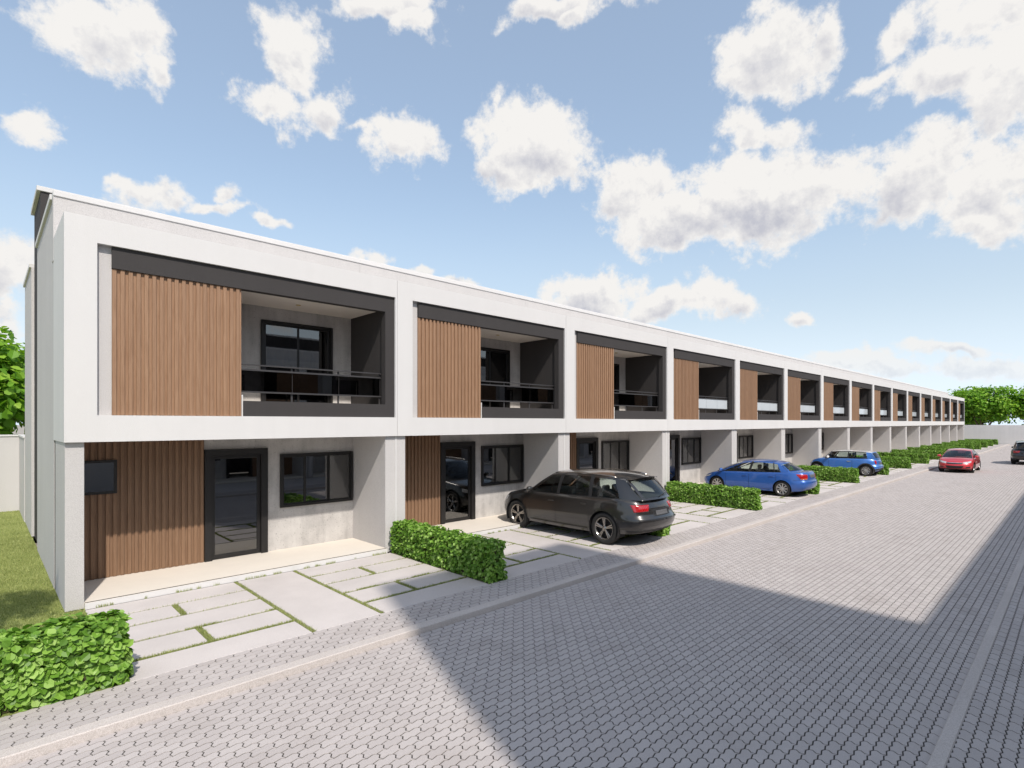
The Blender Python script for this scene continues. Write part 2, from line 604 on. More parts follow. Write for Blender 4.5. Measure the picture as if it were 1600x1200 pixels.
def make_house():
    h = empty('townhouse')
    B = lambda name, mb, mat, par=h: mb.build(name, M[mat], par)
    # ground floor walls
    B('party_wall', MB().box(0.02, 0.26, 0.075, 1.60, 0, 2.66), 'stucco')
    B('party_wall', MB().box(5.73, 5.985, 0.075, 1.60, 0, 2.66), 'stucco')
    B('joint_strip', MB().box(5.986, 6.019, 0.062, 0.16, 0, 2.655), 'white')
    B('entrance_wall', wall_holes(2.36, 5.985, 0.0, 2.66, [(2.42, 3.60, 0.10, 2.38), (3.95, 5.67, 1.07, 2.235)], 1.60, 1.75), 'concrete')
    B('clad_wall', MB().box(0.02, 2.358, 1.60, 1.75, 0, 2.66), 'dark')
    B('porch_floor', MB().box(0.262, 5.728, 0.006, 1.598, 0.0, 0.10), 'tile')
    B('porch_riser', MB().box(0.262, 5.728, -0.018, 0.004, 0.0, 0.094), 'white')
    B('drain_strip', MB().box(0.264, 5.726, 0.012, 0.040, 0.09, 0.104), 'rubber_strip')
    # slatted cladding beside the entrance door
    z_lo, z_hi = 0.104, 2.656
    base = MB().box(0.262, 2.375, 1.555, 1.598, z_lo, z_hi).build('cladding_board', M['wood_shade'], h)
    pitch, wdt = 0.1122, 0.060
    whole = MB().bbox(0, wdt, 1.525, 1.556, z_lo, z_hi, 0.004).mesh('slat', M['wood_shade'])
    low = MB().bbox(0, wdt, 1.525, 1.556, z_lo, 1.655, 0.004).mesh('slat', M['wood_shade'])
    high = MB().bbox(0, wdt, 1.525, 1.556, 2.275, z_hi, 0.004).mesh('slat', M['wood_shade'])
    for k in range(19):
        x = 0.28 + k * pitch
        if x + wdt > 2.38:
            break
        if x < 0.89:
            link('slat', low, base, (x, 0, 0)); link('slat', high, base, (x, 0, 0))
        else:
            link('slat', whole, base, (x, 0, 0))
    # small bathroom window in the cladding
    f = B('small_window', ring_xz(0.30, 0.90, 1.655, 2.275, 0.045, 1.500, 1.560), 'black_frame')
    B('pane', MB().box(0.342, 0.858, 1.528, 1.534, 1.697, 2.233), 'window_glass', f)
    B('blind', MB().box(0.342, 0.858, 1.547, 1.5545, 1.697, 2.233), 'black_frame', f)
    # entrance door
    f = B('entrance_door', wall_holes(2.38, 3.64, 0.101, 2.41, [(2.52, 3.50, 0.0, 2.27)], 1.51, 1.70), 'black_frame')
    B('door_leaf', ring_xz(2.524, 3.496, 0.112, 2.262, 0.062, 1.575, 1.625, 0.085), 'black_frame', f)
    B('pane', MB().box(2.58, 3.44, 1.596, 1.604, 0.19, 2.205), 'window_glass', f)
    # living room window, three sashes
    f = B('front_window', ring_xz(3.93, 5.695, 1.045, 2.262, 0.055, 1.535, 1.66), 'black_frame')
    xa = [3.985, 4.50, 5.08, 5.64]
    for i in range(3):
        B('sash', ring_xz(xa[i] + (0.002 if i else 0), xa[i + 1] - 0.002, 1.102, 2.206, 0.030, 1.565 + 0.018 * (i % 2), 1.600 + 0.018 * (i % 2)), 'black_frame', f)
        B('pane', MB().box(xa[i] + 0.025, xa[i + 1] - 0.025, 1.578 + 0.018 * (i % 2), 1.584 + 0.018 * (i % 2), 1.125, 2.18), 'window_glass', f)
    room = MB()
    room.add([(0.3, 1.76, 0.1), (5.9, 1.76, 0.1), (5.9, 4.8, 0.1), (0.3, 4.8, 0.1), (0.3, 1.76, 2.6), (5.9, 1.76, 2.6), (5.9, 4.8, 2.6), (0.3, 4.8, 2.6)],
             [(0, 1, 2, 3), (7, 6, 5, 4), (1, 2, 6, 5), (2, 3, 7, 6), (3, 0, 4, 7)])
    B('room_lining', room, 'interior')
    # projecting white frame of the upper floor
    B('facade_frame', wall_holes(0.004, 5.996, 2.66, 6.26, [(0.42, 5.95, 3.09, 5.86)], 0.0, 1.755), 'white')
    B('recess_panel', MB().box(0.416, 0.624, 0.105, 0.20, 3.085, 5.865), 'stucco')
    fas = [(0.62, 5.864), (5.954, 5.864), (5.954, 3.086), (2.66, 3.086), (2.66, 3.385), (5.715, 3.385), (5.715, 5.505), (0.62, 5.505)]
    B('balcony_surround', prism_xz(fas, 0.05, 0.22), 'dark')
    B('edge_strip', MB().box(2.635, 2.658, 0.085, 0.20, 3.092, 3.50), 'white')
    base = MB().box(0.626, 2.632, 0.104, 0.150, 3.086, 5.515).build('cladding_board', M['wood'], h)
    mesh_up = MB().bbox(0, wdt, 0.072, 0.106, 3.093, 5.503, 0.004).mesh('slat', M['wood'])
    for k in range(18):
        link('slat', mesh_up, base, (0.626 + k * pitch, 0, 0))
    # balcony
    B('balcony_wall', MB().box(2.56, 2.634, 0.20, 1.76, 3.10, 5.86), 'dark')
    B('balcony_wall', MB().box(5.758, 5.945, 0.222, 1.76, 3.10, 5.86), 'dark')
    B('balcony_ceiling', MB().box(2.636, 5.756, 0.222, 1.758, 5.575, 5.70), 'ceiling')
    B('balcony_floor', MB().box(2.636, 5.756, 0.222, 1.758, 3.20, 3.365), 'tile')
    B('balcony_back_wall', wall_holes(2.50, 5.95, 3.1, 5.86, [(3.60, 5.22, 3.365, 5.25)], 1.76, 1.90), 'concrete')
    f = B('balcony_door', ring_xz(3.57, 5.25, 3.366, 5.275, 0.055, 1.70, 1.80, 0.04), 'black_frame')
    for i, (a, b) in enumerate(((3.628, 4.43), (4.39, 5.192))):
        B('sash', ring_xz(a, b, 3.408, 5.216, 0.045, 1.722 + 0.034 * i, 1.752 + 0.034 * i), 'black_frame', f)
        B('pane', MB().box(a + 0.03, b - 0.03, 1.733 + 0.034 * i, 1.740 + 0.034 * i, 3.44, 5.19), 'window_glass', f)
    cur = MB()
    nx = 90
    for i in range(nx + 1):
        t = i / nx
        x = 3.62 + 1.58 * t
        y = 1.99 + 0.045 * math.sin(t * 2 * math.pi * 9.0) + 0.015 * math.sin(t * 31)
        cur.v += [(x, y, 3.38), (x, y, 5.24)]
    for i in range(nx):
        cur.f.append((2 * i, 2 * i + 2, 2 * i + 3, 2 * i + 1)); cur.smooth.append(True)
    B('curtain', cur, 'curtain')
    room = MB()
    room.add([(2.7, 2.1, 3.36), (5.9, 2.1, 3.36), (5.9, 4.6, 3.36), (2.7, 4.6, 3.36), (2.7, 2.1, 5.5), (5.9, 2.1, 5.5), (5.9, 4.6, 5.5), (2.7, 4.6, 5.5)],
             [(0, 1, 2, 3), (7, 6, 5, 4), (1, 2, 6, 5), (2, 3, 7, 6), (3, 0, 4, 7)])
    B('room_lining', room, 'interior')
    # balcony railing
    yr = 0.285
    r = B('railing', MB().box(2.638, 5.754, yr - 0.028, yr + 0.028, 4.085, 4.11), 'rail_metal')
    B('rail', MB().box(2.638, 5.754, yr - 0.018, yr + 0.018, 3.985, 4.018), 'rail_metal', r)
    B('rail', MB().box(2.638, 5.754, yr - 0.018, yr + 0.018, 3.555, 3.585), 'rail_metal', r)
    for x in (2.66, 3.68, 4.70, 5.715):
        B('post', MB().box(x - 0.016, x + 0.016, yr + 0.019, yr + 0.045, 3.366, 4.083), 'rail_metal', r)
    for a, b in ((2.68, 3.672), (3.688, 4.692), (4.708, 5.705)):
        B('glass_panel', MB().box(a, b, yr - 0.005, yr + 0.005, 3.586, 3.984), 'smoked_glass', r)
    # ceiling downlight
    d = MB(); nseg = 20
    for rr, z in ((0.055, 5.574), (0.058, 5.566), (0.042, 5.564), (0.036, 5.580)):
        for i in range(nseg):
            w = 2 * math.pi * i / nseg
            d.v.append((4.13 + rr * math.cos(w), 1.06 + rr * math.sin(w), z))
    for j in range(3):
        for i in range(nseg):
            i2 = (i + 1) % nseg
            d.f.append((j * nseg + i, j * nseg + i2, (j + 1) * nseg + i2, (j + 1) * nseg + i)); d.smooth.append(True)
    d.f.append(tuple(3 * nseg + i for i in range(nseg))); d.smooth.append(False)
    B('downlight', d, 'brass')
    # upper wall, parapet, roof
    B('parapet_wall', MB().box(0.002, 5.998, 1.751, 1.98, 5.87, 7.02), 'stucco')
    B('parapet_coping', MB().bbox(0.0, 6.0, 1.728, 2.01, 7.022, 7.122, 0.006), 'coping')
    B('roof_slab', MB().box(0.03, 5.97, 1.982, 5.90, 6.55, 6.75), 'concrete')
    B('stair_block', MB().box(0.07, 5.998, 5.902, 8.0, 0.0, 8.38), 'dark')
    B('block_coping', MB().bbox(0.0, 6.0, 5.86, 8.05, 8.382, 8.49, 0.006), 'coping')
    B('rear_block', MB().box(0.012, 5.99, 8.003, 11.0, 0.0, 7.02), 'stucco')
    B('rear_coping', MB().bbox(-0.03, 6.0, 8.05, 11.04, 7.022, 7.122, 0.006), 'coping')
    return h


house0 = make_house()
note_children()
ORD = ['first', 'second', 'third', 'fourth', 'fifth', 'sixth', 'seventh', 'eighth', 'ninth', 'tenth', 'eleventh', 'twelfth', 'thirteenth', 'fourteenth', 'fifteenth', 'sixteenth']
EXTRA = {0: 'nearest white townhouse with open side wall and dark stair block at the left end',
         1: 'second white townhouse from the near end, dark estate car on its driveway',
         3: 'fourth white townhouse from the near end, blue saloon on its driveway',
         5: 'sixth white townhouse from the near end, small blue hatchback on its driveway',
         15: 'farthest white townhouse of the row, next to the end wall and trees'}
houses = [house0]
for k in range(1, N_UNITS):
    houses.append(copy_tree(house0))
for k, h in enumerate(houses):
    h.location = (UNIT * k, 0, 0)
    tag(h, EXTRA.get(k, '%s white townhouse from the near end, wood slats and balcony above the porch' % ORD[k]), 'house', 'townhouses in a row along the street')
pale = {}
for h in houses[3:]:                       # from the fourth house on the panels carry a painted sky reflection
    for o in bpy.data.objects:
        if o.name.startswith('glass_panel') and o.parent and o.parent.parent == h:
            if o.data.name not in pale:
                pale[o.data.name] = o.data.copy(); pale[o.data.name].materials[0] = M['sky_reflection_glass']
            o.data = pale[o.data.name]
# open gable ends of the row
for h, x0, x1, cx in ((houses[0], 0.012, 0.22, (-0.03, 0.25)), (houses[-1], 5.78, 5.99, (5.75, 6.03))):
    MB().box(x0, x1, 1.753, 5.90, 0, 5.8695).build('side_wall', M['stucco'], h)
    MB().box(x0, x1, 1.982, 5.90, 5.871, 7.02).build('side_wall', M['stucco'], h)
    MB().bbox(cx[0], cx[1], 2.012, 5.858, 7.022, 7.122, 0.006).build('parapet_coping', M['coping'], h)

# ------------------------------------------------------------------ the houses across the street (they shade the road and show in the panes)
Y_OPP = -14.72
keep = {'party_wall', 'entrance_wall', 'clad_wall', 'porch_floor', 'facade_frame', 'balcony_surround', 'balcony_wall', 'balcony_ceiling', 'balcony_floor',
        'balcony_back_wall', 'parapet_wall', 'parapet_coping', 'stair_block', 'block_coping', 'front_window', 'entrance_door', 'balcony_door', 'railing', 'recess_panel'}
src = [o for o in KIDS[house0.name] if o.name.split('.')[0] in keep] + [o for o in KIDS[house0.name] if o.name.startswith('cladding_board')]
for k in range(15):
    e = empty('facing_townhouse', (5.75 + 6.0 * k + 6.0, Y_OPP, 0), math.pi)
    tag(e, '%s white townhouse across the street, seen only as reflection and shadow' % ORD[k], 'house', 'townhouses across the street')
    for o in src:
        c = o.copy(); COL.objects.link(c); c.parent = e
tw = empty('shadow_tower', (2.65, -18.6, 0))  # unseen block, placed and sized to lay the square shadow on the road
tag(tw, 'tall plain white tower across the street, unseen, shaped to cast the square shadow', 'tower')
wall_holes(-2.52, 2.58, 0, 14.55, [(-1.9, -0.9, 1.0, 2.2), (0.8, 1.8, 0.1, 2.3), (-0.5, 0.6, 4.0, 5.4), (-0.5, 0.6, 8.0, 9.4)], -3.98, 3.98).build('tower_wall', M['stucco'], tw)
MB().box(-2.4, 2.4, -3.8, 3.8, 0.0, 14.0).build('tower_core', M['dark'], tw)
MB().bbox(-2.53, 2.59, -3.99, 3.99, 14.552, 14.66, 0.006).build('tower_coping', M['coping'], tw)

# ------------------------------------------------------------------ boundary walls
w = MB().bbox(99.6, 99.82, -32.0, 16.0, -0.1, 2.60, 0.01).build('end_wall', M['wall_far'])
tag(w, 'plain grey boundary wall closing the far end of the street', 'wall')
gw = empty('garden_wall', (0, 14.0, 0))
tag(gw, 'low rendered garden wall behind the lawn at the left edge', 'wall')
MB().box(-14.0, -0.005, 0.0, 0.18, -0.1, 2.50).build('wall_panel', M['stucco'], gw)
MB().bbox(-14.0, 0.21, -0.03, 0.21, 2.502, 2.56, 0.006).build('wall_coping', M['coping'], gw)
MB().box(-0.004, 0.18, -2.996, 0.18, -0.1, 2.50).build('wall_panel', M['stucco'], gw)
MB().bbox(-0.03, 0.21, -2.958, -0.032, 2.502, 2.56, 0.006).build('wall_coping', M['coping'], gw)


# ------------------------------------------------------------------ ground, road, pavements
def mat_paver():
    m = Mat('grey_interlocking_paver')
    g = m.n('ShaderNodeNewGeometry')
    oi = m.n('ShaderNodeObjectInfo')
    v = m.coords()
    big = m.noise(0.35, 4.0, 0.6, v)
    fine = m.noise(140.0, 2.0, 0.6, v)
    rnd = m.math('FRACT', m.math('ADD', g.outputs['Random Per Island'], m.math('MULTIPLY', oi.outputs['Random'], 7.31)))
    tone = m.math('ADD', m.math('MULTIPLY', rnd, 0.55), m.math('MULTIPLY', big, 0.55))
    c = m.ramp(tone, [(0.18, (0.425, 0.388, 0.376)), (0.5, (0.455, 0.417, 0.405)), (0.85, (0.488, 0.449, 0.436))])
    c = m.mix(1.0, c, m.ramp(fine, [(0.3, (0.80, 0.80, 0.80)), (0.62, (1.06, 1.06, 1.06))]), 'MULTIPLY')
    stain = m.noise(1.1, 6.0, 0.65, v)
    c = m.mix(1.0, c, m.ramp(stain, [(0.30, (0.90, 0.89, 0.88)), (0.46, (1, 1, 1))]), 'MULTIPLY')
    return m.principled(c, 0.85, 0.25, bump=fine, bump_strength=0.25, bump_dist=0.003)


def mat_speckle(name, base, dark, scale=170.0, rough=0.85, amt=1.0, big=0.08):
    m = Mat(name)
    v = m.coords()
    f = m.noise(scale, 3.0, 0.7, v)
    b = m.noise(0.8, 5.0, 0.6, v)
    c = m.ramp(f, [(0.30, dark), (0.55, base), (0.72, tuple(min(1, x * 1.12) for x in base))])
    c = m.mix(1.0, c, m.ramp(b, [(0.3, (1 - big * 1.6,) * 3), (0.65, (1, 1, 1))]), 'MULTIPLY')
    return m.principled(c, rough, 0.25, bump=f, bump_strength=0.25, bump_dist=0.003)


M['paver'] = mat_paver()
M['joint'] = mat_speckle('dark_joint_sand', (0.075, 0.068, 0.062), (0.03, 0.028, 0.026), 90.0)
M['kerb'] = mat_speckle('speckled_kerb_stone', (0.56, 0.515, 0.49), (0.38, 0.335, 0.305), 120.0)
M['slab'] = mat_speckle('pale_concrete_slab', (0.58, 0.54, 0.525), (0.46, 0.42, 0.405), 110.0)
M['soil'] = mat_speckle('joint_soil', (0.27, 0.27, 0.16), (0.15, 0.16, 0.08), 60.0)


def mat_lawn():
    m = Mat('lawn_ground')
    v = m.coords()
    a = m.noise(2.2, 5.0, 0.65, v); b = m.noise(55.0, 4.0, 0.7, v)
    c = m.ramp(m.math('ADD', m.math('MULTIPLY', a, 0.5), m.math('MULTIPLY', b, 0.5)), [(0.34, (0.15, 0.18, 0.055)), (0.52, (0.25, 0.285, 0.095)), (0.68, (0.36, 0.385, 0.15))])
    return m.principled(c, 0.95, 0.1, bump=b, bump_strength=0.6, bump_dist=0.03)


M['lawn'] = mat_lawn()
M['earth'] = mat_speckle('pale_dry_earth', (0.36, 0.33, 0.29), (0.26, 0.235, 0.20), 6.0)


def mat_leaf(name, stops, rough=0.45, trans=0.25):
    m = Mat(name)
    g = m.n('ShaderNodeNewGeometry'); oi = m.n('ShaderNodeObjectInfo')
    rnd = m.math('FRACT', m.math('ADD', g.outputs['Random Per Island'], m.math('MULTIPLY', oi.outputs['Random'], 3.7)))
    big = m.noise(1.6, 2.0, 0.5, m.coords())
    t = m.math('ADD', m.math('MULTIPLY', rnd, 0.7), m.math('MULTIPLY', big, 0.3))
    c = m.ramp(t, stops)
    m.principled(c, rough, 0.35)
    tl = m.n('ShaderNodeBsdfTranslucent')
    tc = m.mix(1.0, c, (0.95, 1.0, 0.45), 'MULTIPLY')
    m.l(tc, tl.inputs[0])
    mx = m.n('ShaderNodeMixShader'); mx.inputs[0].default_value = trans
    m.l(m.p.outputs[0], mx.inputs[1]); m.l(tl.outputs[0], mx.inputs[2]); m.l(mx.outputs[0], m.out.inputs[0])
    return m.m


M['hedge_leaf'] = mat_leaf('hedge_leaf', [(0.12, (0.070, 0.165, 0.016)), (0.40, (0.150, 0.310, 0.035)), (0.65, (0.275, 0.475, 0.075)), (0.9, (0.440, 0.620, 0.190))], 0.45, 0.35)
M['grass_blade'] = mat_leaf('grass_blade', [(0.1, (0.17, 0.22, 0.06)), (0.5, (0.30, 0.345, 0.11)), (0.9, (0.46, 0.475, 0.20))], 0.7, 0.2)
M['tree_leaf'] = mat_leaf('tree_leaf', [(0.12, (0.085, 0.220, 0.018)), (0.45, (0.190, 0.390, 0.030)), (0.75, (0.330, 0.540, 0.060)), (0.95, (0.470, 0.620, 0.130))], 0.5, 0.45)
M['bark'] = mat_speckle('grey_brown_bark', (0.16, 0.12, 0.09), (0.07, 0.05, 0.04), 22.0)
M['twig'] = mat_speckle('hedge_twig', (0.07, 0.06, 0.03), (0.03, 0.04, 0.015), 40.0)

Y_DRV, Y_KERB_B, Y_KERB_F, ROAD_Z = -3.42, -4.17, -4.345, -0.085
Y_RKERB, Y_RKERB_B = -10.05, -10.17
X_A, X_B = -9.0, 99.5

g = MB().add([(-900, -900, -0.22), (900, -900, -0.22), (900, 900, -0.22), (-900, 900, -0.22)], [(0, 1, 2, 3)]).build('ground', M['earth'])
tag(g, kind='structure')
lawn = MB().add([(-14.0, Y_DRV - 0.02, -0.012), (0.262, Y_DRV - 0.02, -0.012), (0.262, 0.08, -0.012), (0.03, 0.08, -0.012), (0.03, 14.0, -0.012), (-14.0, 14.0, -0.012)], [(0, 1, 2, 3, 4, 5)]).build('lawn', M['lawn'])
tag(lawn, kind='structure')


PL, PW = 0.210, 0.105          # paver pitch along and across the street


def paver_outline(gap):
    """zigzag interlocking block, centred at 0"""
    a, b = 0.0085, 0.014
    hx, hy = PL / 2, PW / 2
    top = [(-hx + q * PL, hy + (a if i % 2 else -a)) for i, q in enumerate((0.0, 0.34, 0.5, 0.84, 1.0))]
    bot = [(x, y - PW) for x, y in top]
    right = [(hx + b, hy * 0.30), (hx - b, -hy * 0.42)]
    left = [(x - PL, y) for x, y in right]
    ring = top + right + bot[::-1] + left[::-1]
    out = []
    n = len(ring)
    for i in range(n):                         # shrink by the joint width
        p0, p, p1 = Vector(ring[i - 1]), Vector(ring[i]), Vector(ring[(i + 1) % n])
        d0, d1 = (p - p0).normalized(), (p1 - p).normalized()
        nrm = (Vector((d0.y, -d0.x)) + Vector((d1.y, -d1.x)))
        nrm = nrm / max(0.6, nrm.length ** 2 / 2)
        out.append(p + nrm * gap * 0.5 * 1.0)
    return np.array([(q.x, q.y) for q in out])


def cam_area(x, y):
    d = Vector((x, y, 0)) - CAM
    c, s = math.cos(TH), math.sin(TH)
    f = d.x * c + d.y * s
    if f < 0.3:
        return None
    u = 800 + FPX * (d.x * s - d.y * c) / f
    v = HORIZON - FPX * d.z / f
    if not (-10 < u < 1610 and v < 1215):
        return None
    return 1.0 / (f * d.length ** 2)


def lay_pavers(surface, y0, y1, z, mirror=False, n_single=300, cut_low=None, cut_high=None):
    """rows of blocks between y0 < y1; the ones largest in view are single objects, the rest one joined part"""
    rows = int(round((y1 - y0) / PW))
    pw = (y1 - y0) / rows
    outl_t = paver_outline(0.0135)
    outl_b = paver_outline(0.0110)
    outl_t[:, 1] *= pw / PW; outl_b[:, 1] *= pw / PW
    if outl_t[:, 0].max() > outl_b[:, 0].max():
        outl_t, outl_b = outl_b, outl_t
    n = len(outl_t)
    cells = []
    for r in range(rows):
        yc = y0 + (r + 0.5) * pw
        off = PL / 2 if r % 2 else 0.0
        xs = np.arange(X_A, X_B, PL) + off
        cells += [(x, yc) for x in xs]
    cells = np.array(cells)
    scored = []
    for i, (x, y) in enumerate(cells):
        if x > 14:
            continue
        sc = cam_area(x, y)
        if sc is not None:
            scored.append((sc, i))
    scored.sort(reverse=True)
    single = {i for _, i in scored[:n_single]}
    # one shared block mesh
    vs = [(x, y, 0.0) for x, y in outl_t] + [(x, y, -0.010) for x, y in outl_b] + [(x, y, -0.045) for x, y in outl_b]
    fs = [tuple(range(n))]
    for lvl in (0, 1):
        for i in range(n):
            i2 = (i + 1) % n
            fs.append((lvl * n + i, (lvl + 1) * n + i, (lvl + 1) * n + i2, lvl * n + i2))
    me = MB().add(vs, fs).mesh('paver', M['paver'])
    for i in sorted(single):
        o = link('paver', me, surface)
        o.location = (cells[i][0], cells[i][1], z + random.uniform(-0.001, 0.001))
        o.rotation_euler = (random.uniform(-.004, .004), random.uniform(-.004, .004), random.uniform(-.008, .008))
    rest = np.array([c for i, c in enumerate(cells) if i not in single])
    k = len(rest)
    dz = RNG.uniform(-0.001, 0.001, k)
    tilt = RNG.uniform(-0.005, 0.005, (k, 2))
    V = np.zeros((k, 2 * n, 3))
    for s, (ol, zz) in enumerate(((outl_t, 0.0), (outl_b, -0.012))):
        V[:, s * n:(s + 1) * n, 0] = rest[:, 0:1] + ol[None, :, 0]
        V[:, s * n:(s + 1) * n, 1] = rest[:, 1:2] + ol[None, :, 1]
        V[:, s * n:(s + 1) * n, 2] = z + zz + dz[:, None] + tilt[:, 0:1] * ol[None, :, 0] + tilt[:, 1:2] * ol[None, :, 1]
    base = (np.arange(k) * 2 * n)[:, None]
    topl = np.arange(n)[::-1][None, :] + base
    side = np.array([[i, (i + 1) % n, n + (i + 1) % n, n + i] for i in range(n)]).reshape(-1)
    sidel = side[None, :] + base
    loops = np.concatenate([topl, sidel], axis=1).ravel()
    sizes = np.tile(np.array([n] + [4] * n), k)
    me = np_mesh('paver_field', V.reshape(-1, 3), loops, sizes, M['paver'])
    f = link('paver_field', me, surface)
    f['kind'] = 'stuff'
    return f


def sheet(name, x0, x1, y0, y1, z, mat):
    o = MB().add([(x0, y0, z), (x1, y0, z), (x1, y1, z), (x0, y1, z)], [(0, 1, 2, 3)]).build(name, M[mat])
    return tag(o, kind='structure')


road = sheet('road', X_A - 1, 99.6, Y_RKERB, Y_KERB_F, ROAD_Z - 0.0055, 'joint')
lay_pavers(road, Y_RKERB, Y_KERB_F, ROAD_Z)
walk = sheet('pavement', X_A - 1, 99.6, Y_KERB_B, Y_DRV, -0.0055, 'joint')
lay_pavers(walk, Y_KERB_B, Y_DRV, 0.0)
walk2 = sheet('far_pavement', X_A - 1, 99.6, -11.22, Y_RKERB_B, -0.0055, 'joint')
lay_pavers(walk2, -11.22, Y_RKERB_B, 0.0, n_single=120)
apron = sheet('facing_forecourt', X_A - 1, 99.6, -14.7, -11.22, -0.006, 'slab')
for nm, ya, yb in (('kerb', Y_KERB_F, Y_KERB_B), ('far_kerb', Y_RKERB_B, Y_RKERB)):
    kb = MB().bbox(X_A - 1, 99.6, ya, yb, -0.2, 0.004, 0.010).build(nm, M['kerb'])
    tag(kb, kind='structure')

# driveways: slabs with planted joints, one driveway for each house
SLABS = []
rows_y = [(-0.645, -0.03), (-1.30, -0.72), (-2.02, -1.38), (-2.735, -2.10), (Y_DRV + 0.002, -2.815)]
for (xa, xb, xj) in ((0.262, 2.455, 1.345), (3.625, 5.79, 4.66)):
    for i, (ya, yb) in enumerate(rows_y):
        if i in (1, 3):
            SLABS += [(xa, xj - 0.045, ya, yb), (xj + 0.045, xb, ya, yb)]
        else:
            SLABS.append((xa, xb, ya, yb))
SLABS.append((2.525, 3.555, Y_DRV + 0.002, -0.03))
slab_meshes = [MB().bbox(a, b, c, d, -0.06, 0.0, 0.006).mesh('slab', M['slab']) for a, b, c, d in SLABS]


def grass_mesh(name, pts, h_rng, w_rng, lean=0.5):
    pts = np.asarray(pts)
    k = len(pts)
    h = RNG.uniform(*h_rng, k); wd = RNG.uniform(*w_rng, k)
    ang = RNG.uniform(0, 2 * np.pi, k); la = RNG.uniform(0, 2 * np.pi, k); lm = RNG.uniform(0, lean, k) * h
    dx, dy = np.cos(ang) * wd, np.sin(ang) * wd
    tipx, tipy = np.cos(la) * lm, np.sin(la) * lm
    V = np.zeros((k, 5, 3))
    V[:, 0] = pts + np.stack([dx, dy, 0 * h], 1); V[:, 1] = pts - np.stack([dx, dy, 0 * h], 1)
    mid = pts + np.stack([tipx * .35, tipy * .35, h * .55], 1)
    V[:, 2] = mid - np.stack([dx, dy, 0 * h], 1) * .75; V[:, 3] = mid + np.stack([dx, dy, 0 * h], 1) * .75
    V[:, 4] = pts + np.stack([tipx, tipy, h], 1)
    base = (np.arange(k) * 5)[:, None]
    loops = (np.array([0, 1, 2, 3, 3, 2, 4])[None, :] + base).ravel()
    sizes = np.tile(np.array([4, 3]), k)
    return np_mesh(name, V.reshape(-1, 3), loops, sizes, M['grass_blade'])


def strip_points(x0, x1, y0, y1, dens, clump=0.0):
    k = int((x1 - x0) * (y1 - y0) * dens)
    p = np.stack([RNG.uniform(x0, x1, k), RNG.uniform(y0, y1, k), np.full(k, -0.02)], 1)
    if clump > 0:
        ph = RNG.uniform(0, 6.28, 4)
        s = p[:, 0] + p[:, 1]
        f = np.sin(s * 5.1 + ph[0]) + np.sin(s * 11.3 + ph[1]) * .8 + np.sin(s * 23.0 + ph[2]) * .6
        p = p[f > clump]
    return p


def joint_grass(seed):
    P = []
    for (xa, xb, xj) in ((0.262, 2.455, 1.345), (3.625, 5.79, 4.66)):
        for i, (ya, yb, cl) in enumerate(((-0.715, -0.65, 1.9), (-1.375, -1.305, 1.7), (-2.095, -2.025, 0.2), (-2.81, -2.74, 0.0))):
            P.append(strip_points(xa, xb, ya, yb, 6000 if cl > 1 else 11000, cl))
            P.append(strip_points(xa, xb, ya + 0.01, yb - 0.01, 2200, 0))
        for ya, yb in ((-1.30, -0.72), (-2.735, -2.10)):
            P.append(strip_points(xj - 0.043, xj + 0.043, ya, yb, 7000))
    P.append(strip_points(2.458, 2.522, Y_DRV + 0.02, -0.03, 5200)); P.append(strip_points(3.558, 3.622, Y_DRV + 0.02, -0.03, 5200))
    pts = np.concatenate(P)
    a = grass_mesh('joint_grass', pts, (0.024, 0.052), (0.002, 0.0042), 0.8)
    tuft = strip_points(0.28, 5.7, -0.034, -0.018, 26000, 0.35)
    b = grass_mesh('step_grass', tuft, (0.04, 0.085), (0.0018, 0.0036), 0.3)
    return a, b


gm = [joint_grass(s) for s in range(2)]
for k in range(N_UNITS):
    x = UNIT * k
    d = MB().add([(x + 0.2, Y_DRV, -0.022), (x + 5.86, Y_DRV, -0.022), (x + 5.86, 0.02, -0.022), (x + 0.2, 0.02, -0.022)], [(0, 1, 2, 3)]).build('driveway', M['soil'])
    tag(d, kind='structure')
    for me in slab_meshes:
        link('slab', me, d, (x, 0, random.uniform(-0.002, 0.002)))
    for nm, me in zip(('joint_grass', 'step_grass'), gm[k % 2]):
        o = link(nm, me, d, (x, 0, 0)); o['kind'] = 'stuff'
    s = sheet('hedge_bed', x + 5.861, x + 6.199, Y_DRV, 0.06, -0.018, 'soil')
# lawn blades near the camera
pts = np.stack([RNG.uniform(-3.2, 0.02, 150000), RNG.uniform(-3.0, 14.0, 150000), np.full(150000, -0.014)], 1)
extra = np.stack([RNG.uniform(0.0, 0.262, 2600), RNG.uniform(-3.0, 0.07, 2600), np.full(2600, -0.014)], 1)
keepm = RNG.uniform(0, 1, 150000) < np.clip(1.25 - (pts[:, 1] + 3) / 14, 0.25, 1) * np.clip(1.3 + pts[:, 0] / 3.2, 0.2, 1)
o = link('lawn_grass', grass_mesh('lawn_grass', np.concatenate([pts[keepm], extra]), (0.025, 0.055), (0.002, 0.0045), 1.1), lawn)
o['kind'] = 'stuff'


# ------------------------------------------------------------------ hedges and trees
LEAF = np.array([(0, 0, 0), (0.42, 0.30, 0.10), (0.40, 0.68, 0.08), (0, 1.0, -0.04), (-0.42, 0.30, 0.10), (-0.40, 0.68, 0.08)], float)
LEAF_LOOPS = np.array([0, 1, 2, 3, 0, 3, 5, 4])


def unit(v):
    return v / np.maximum(1e-9, np.linalg.norm(v, axis=1, keepdims=True))


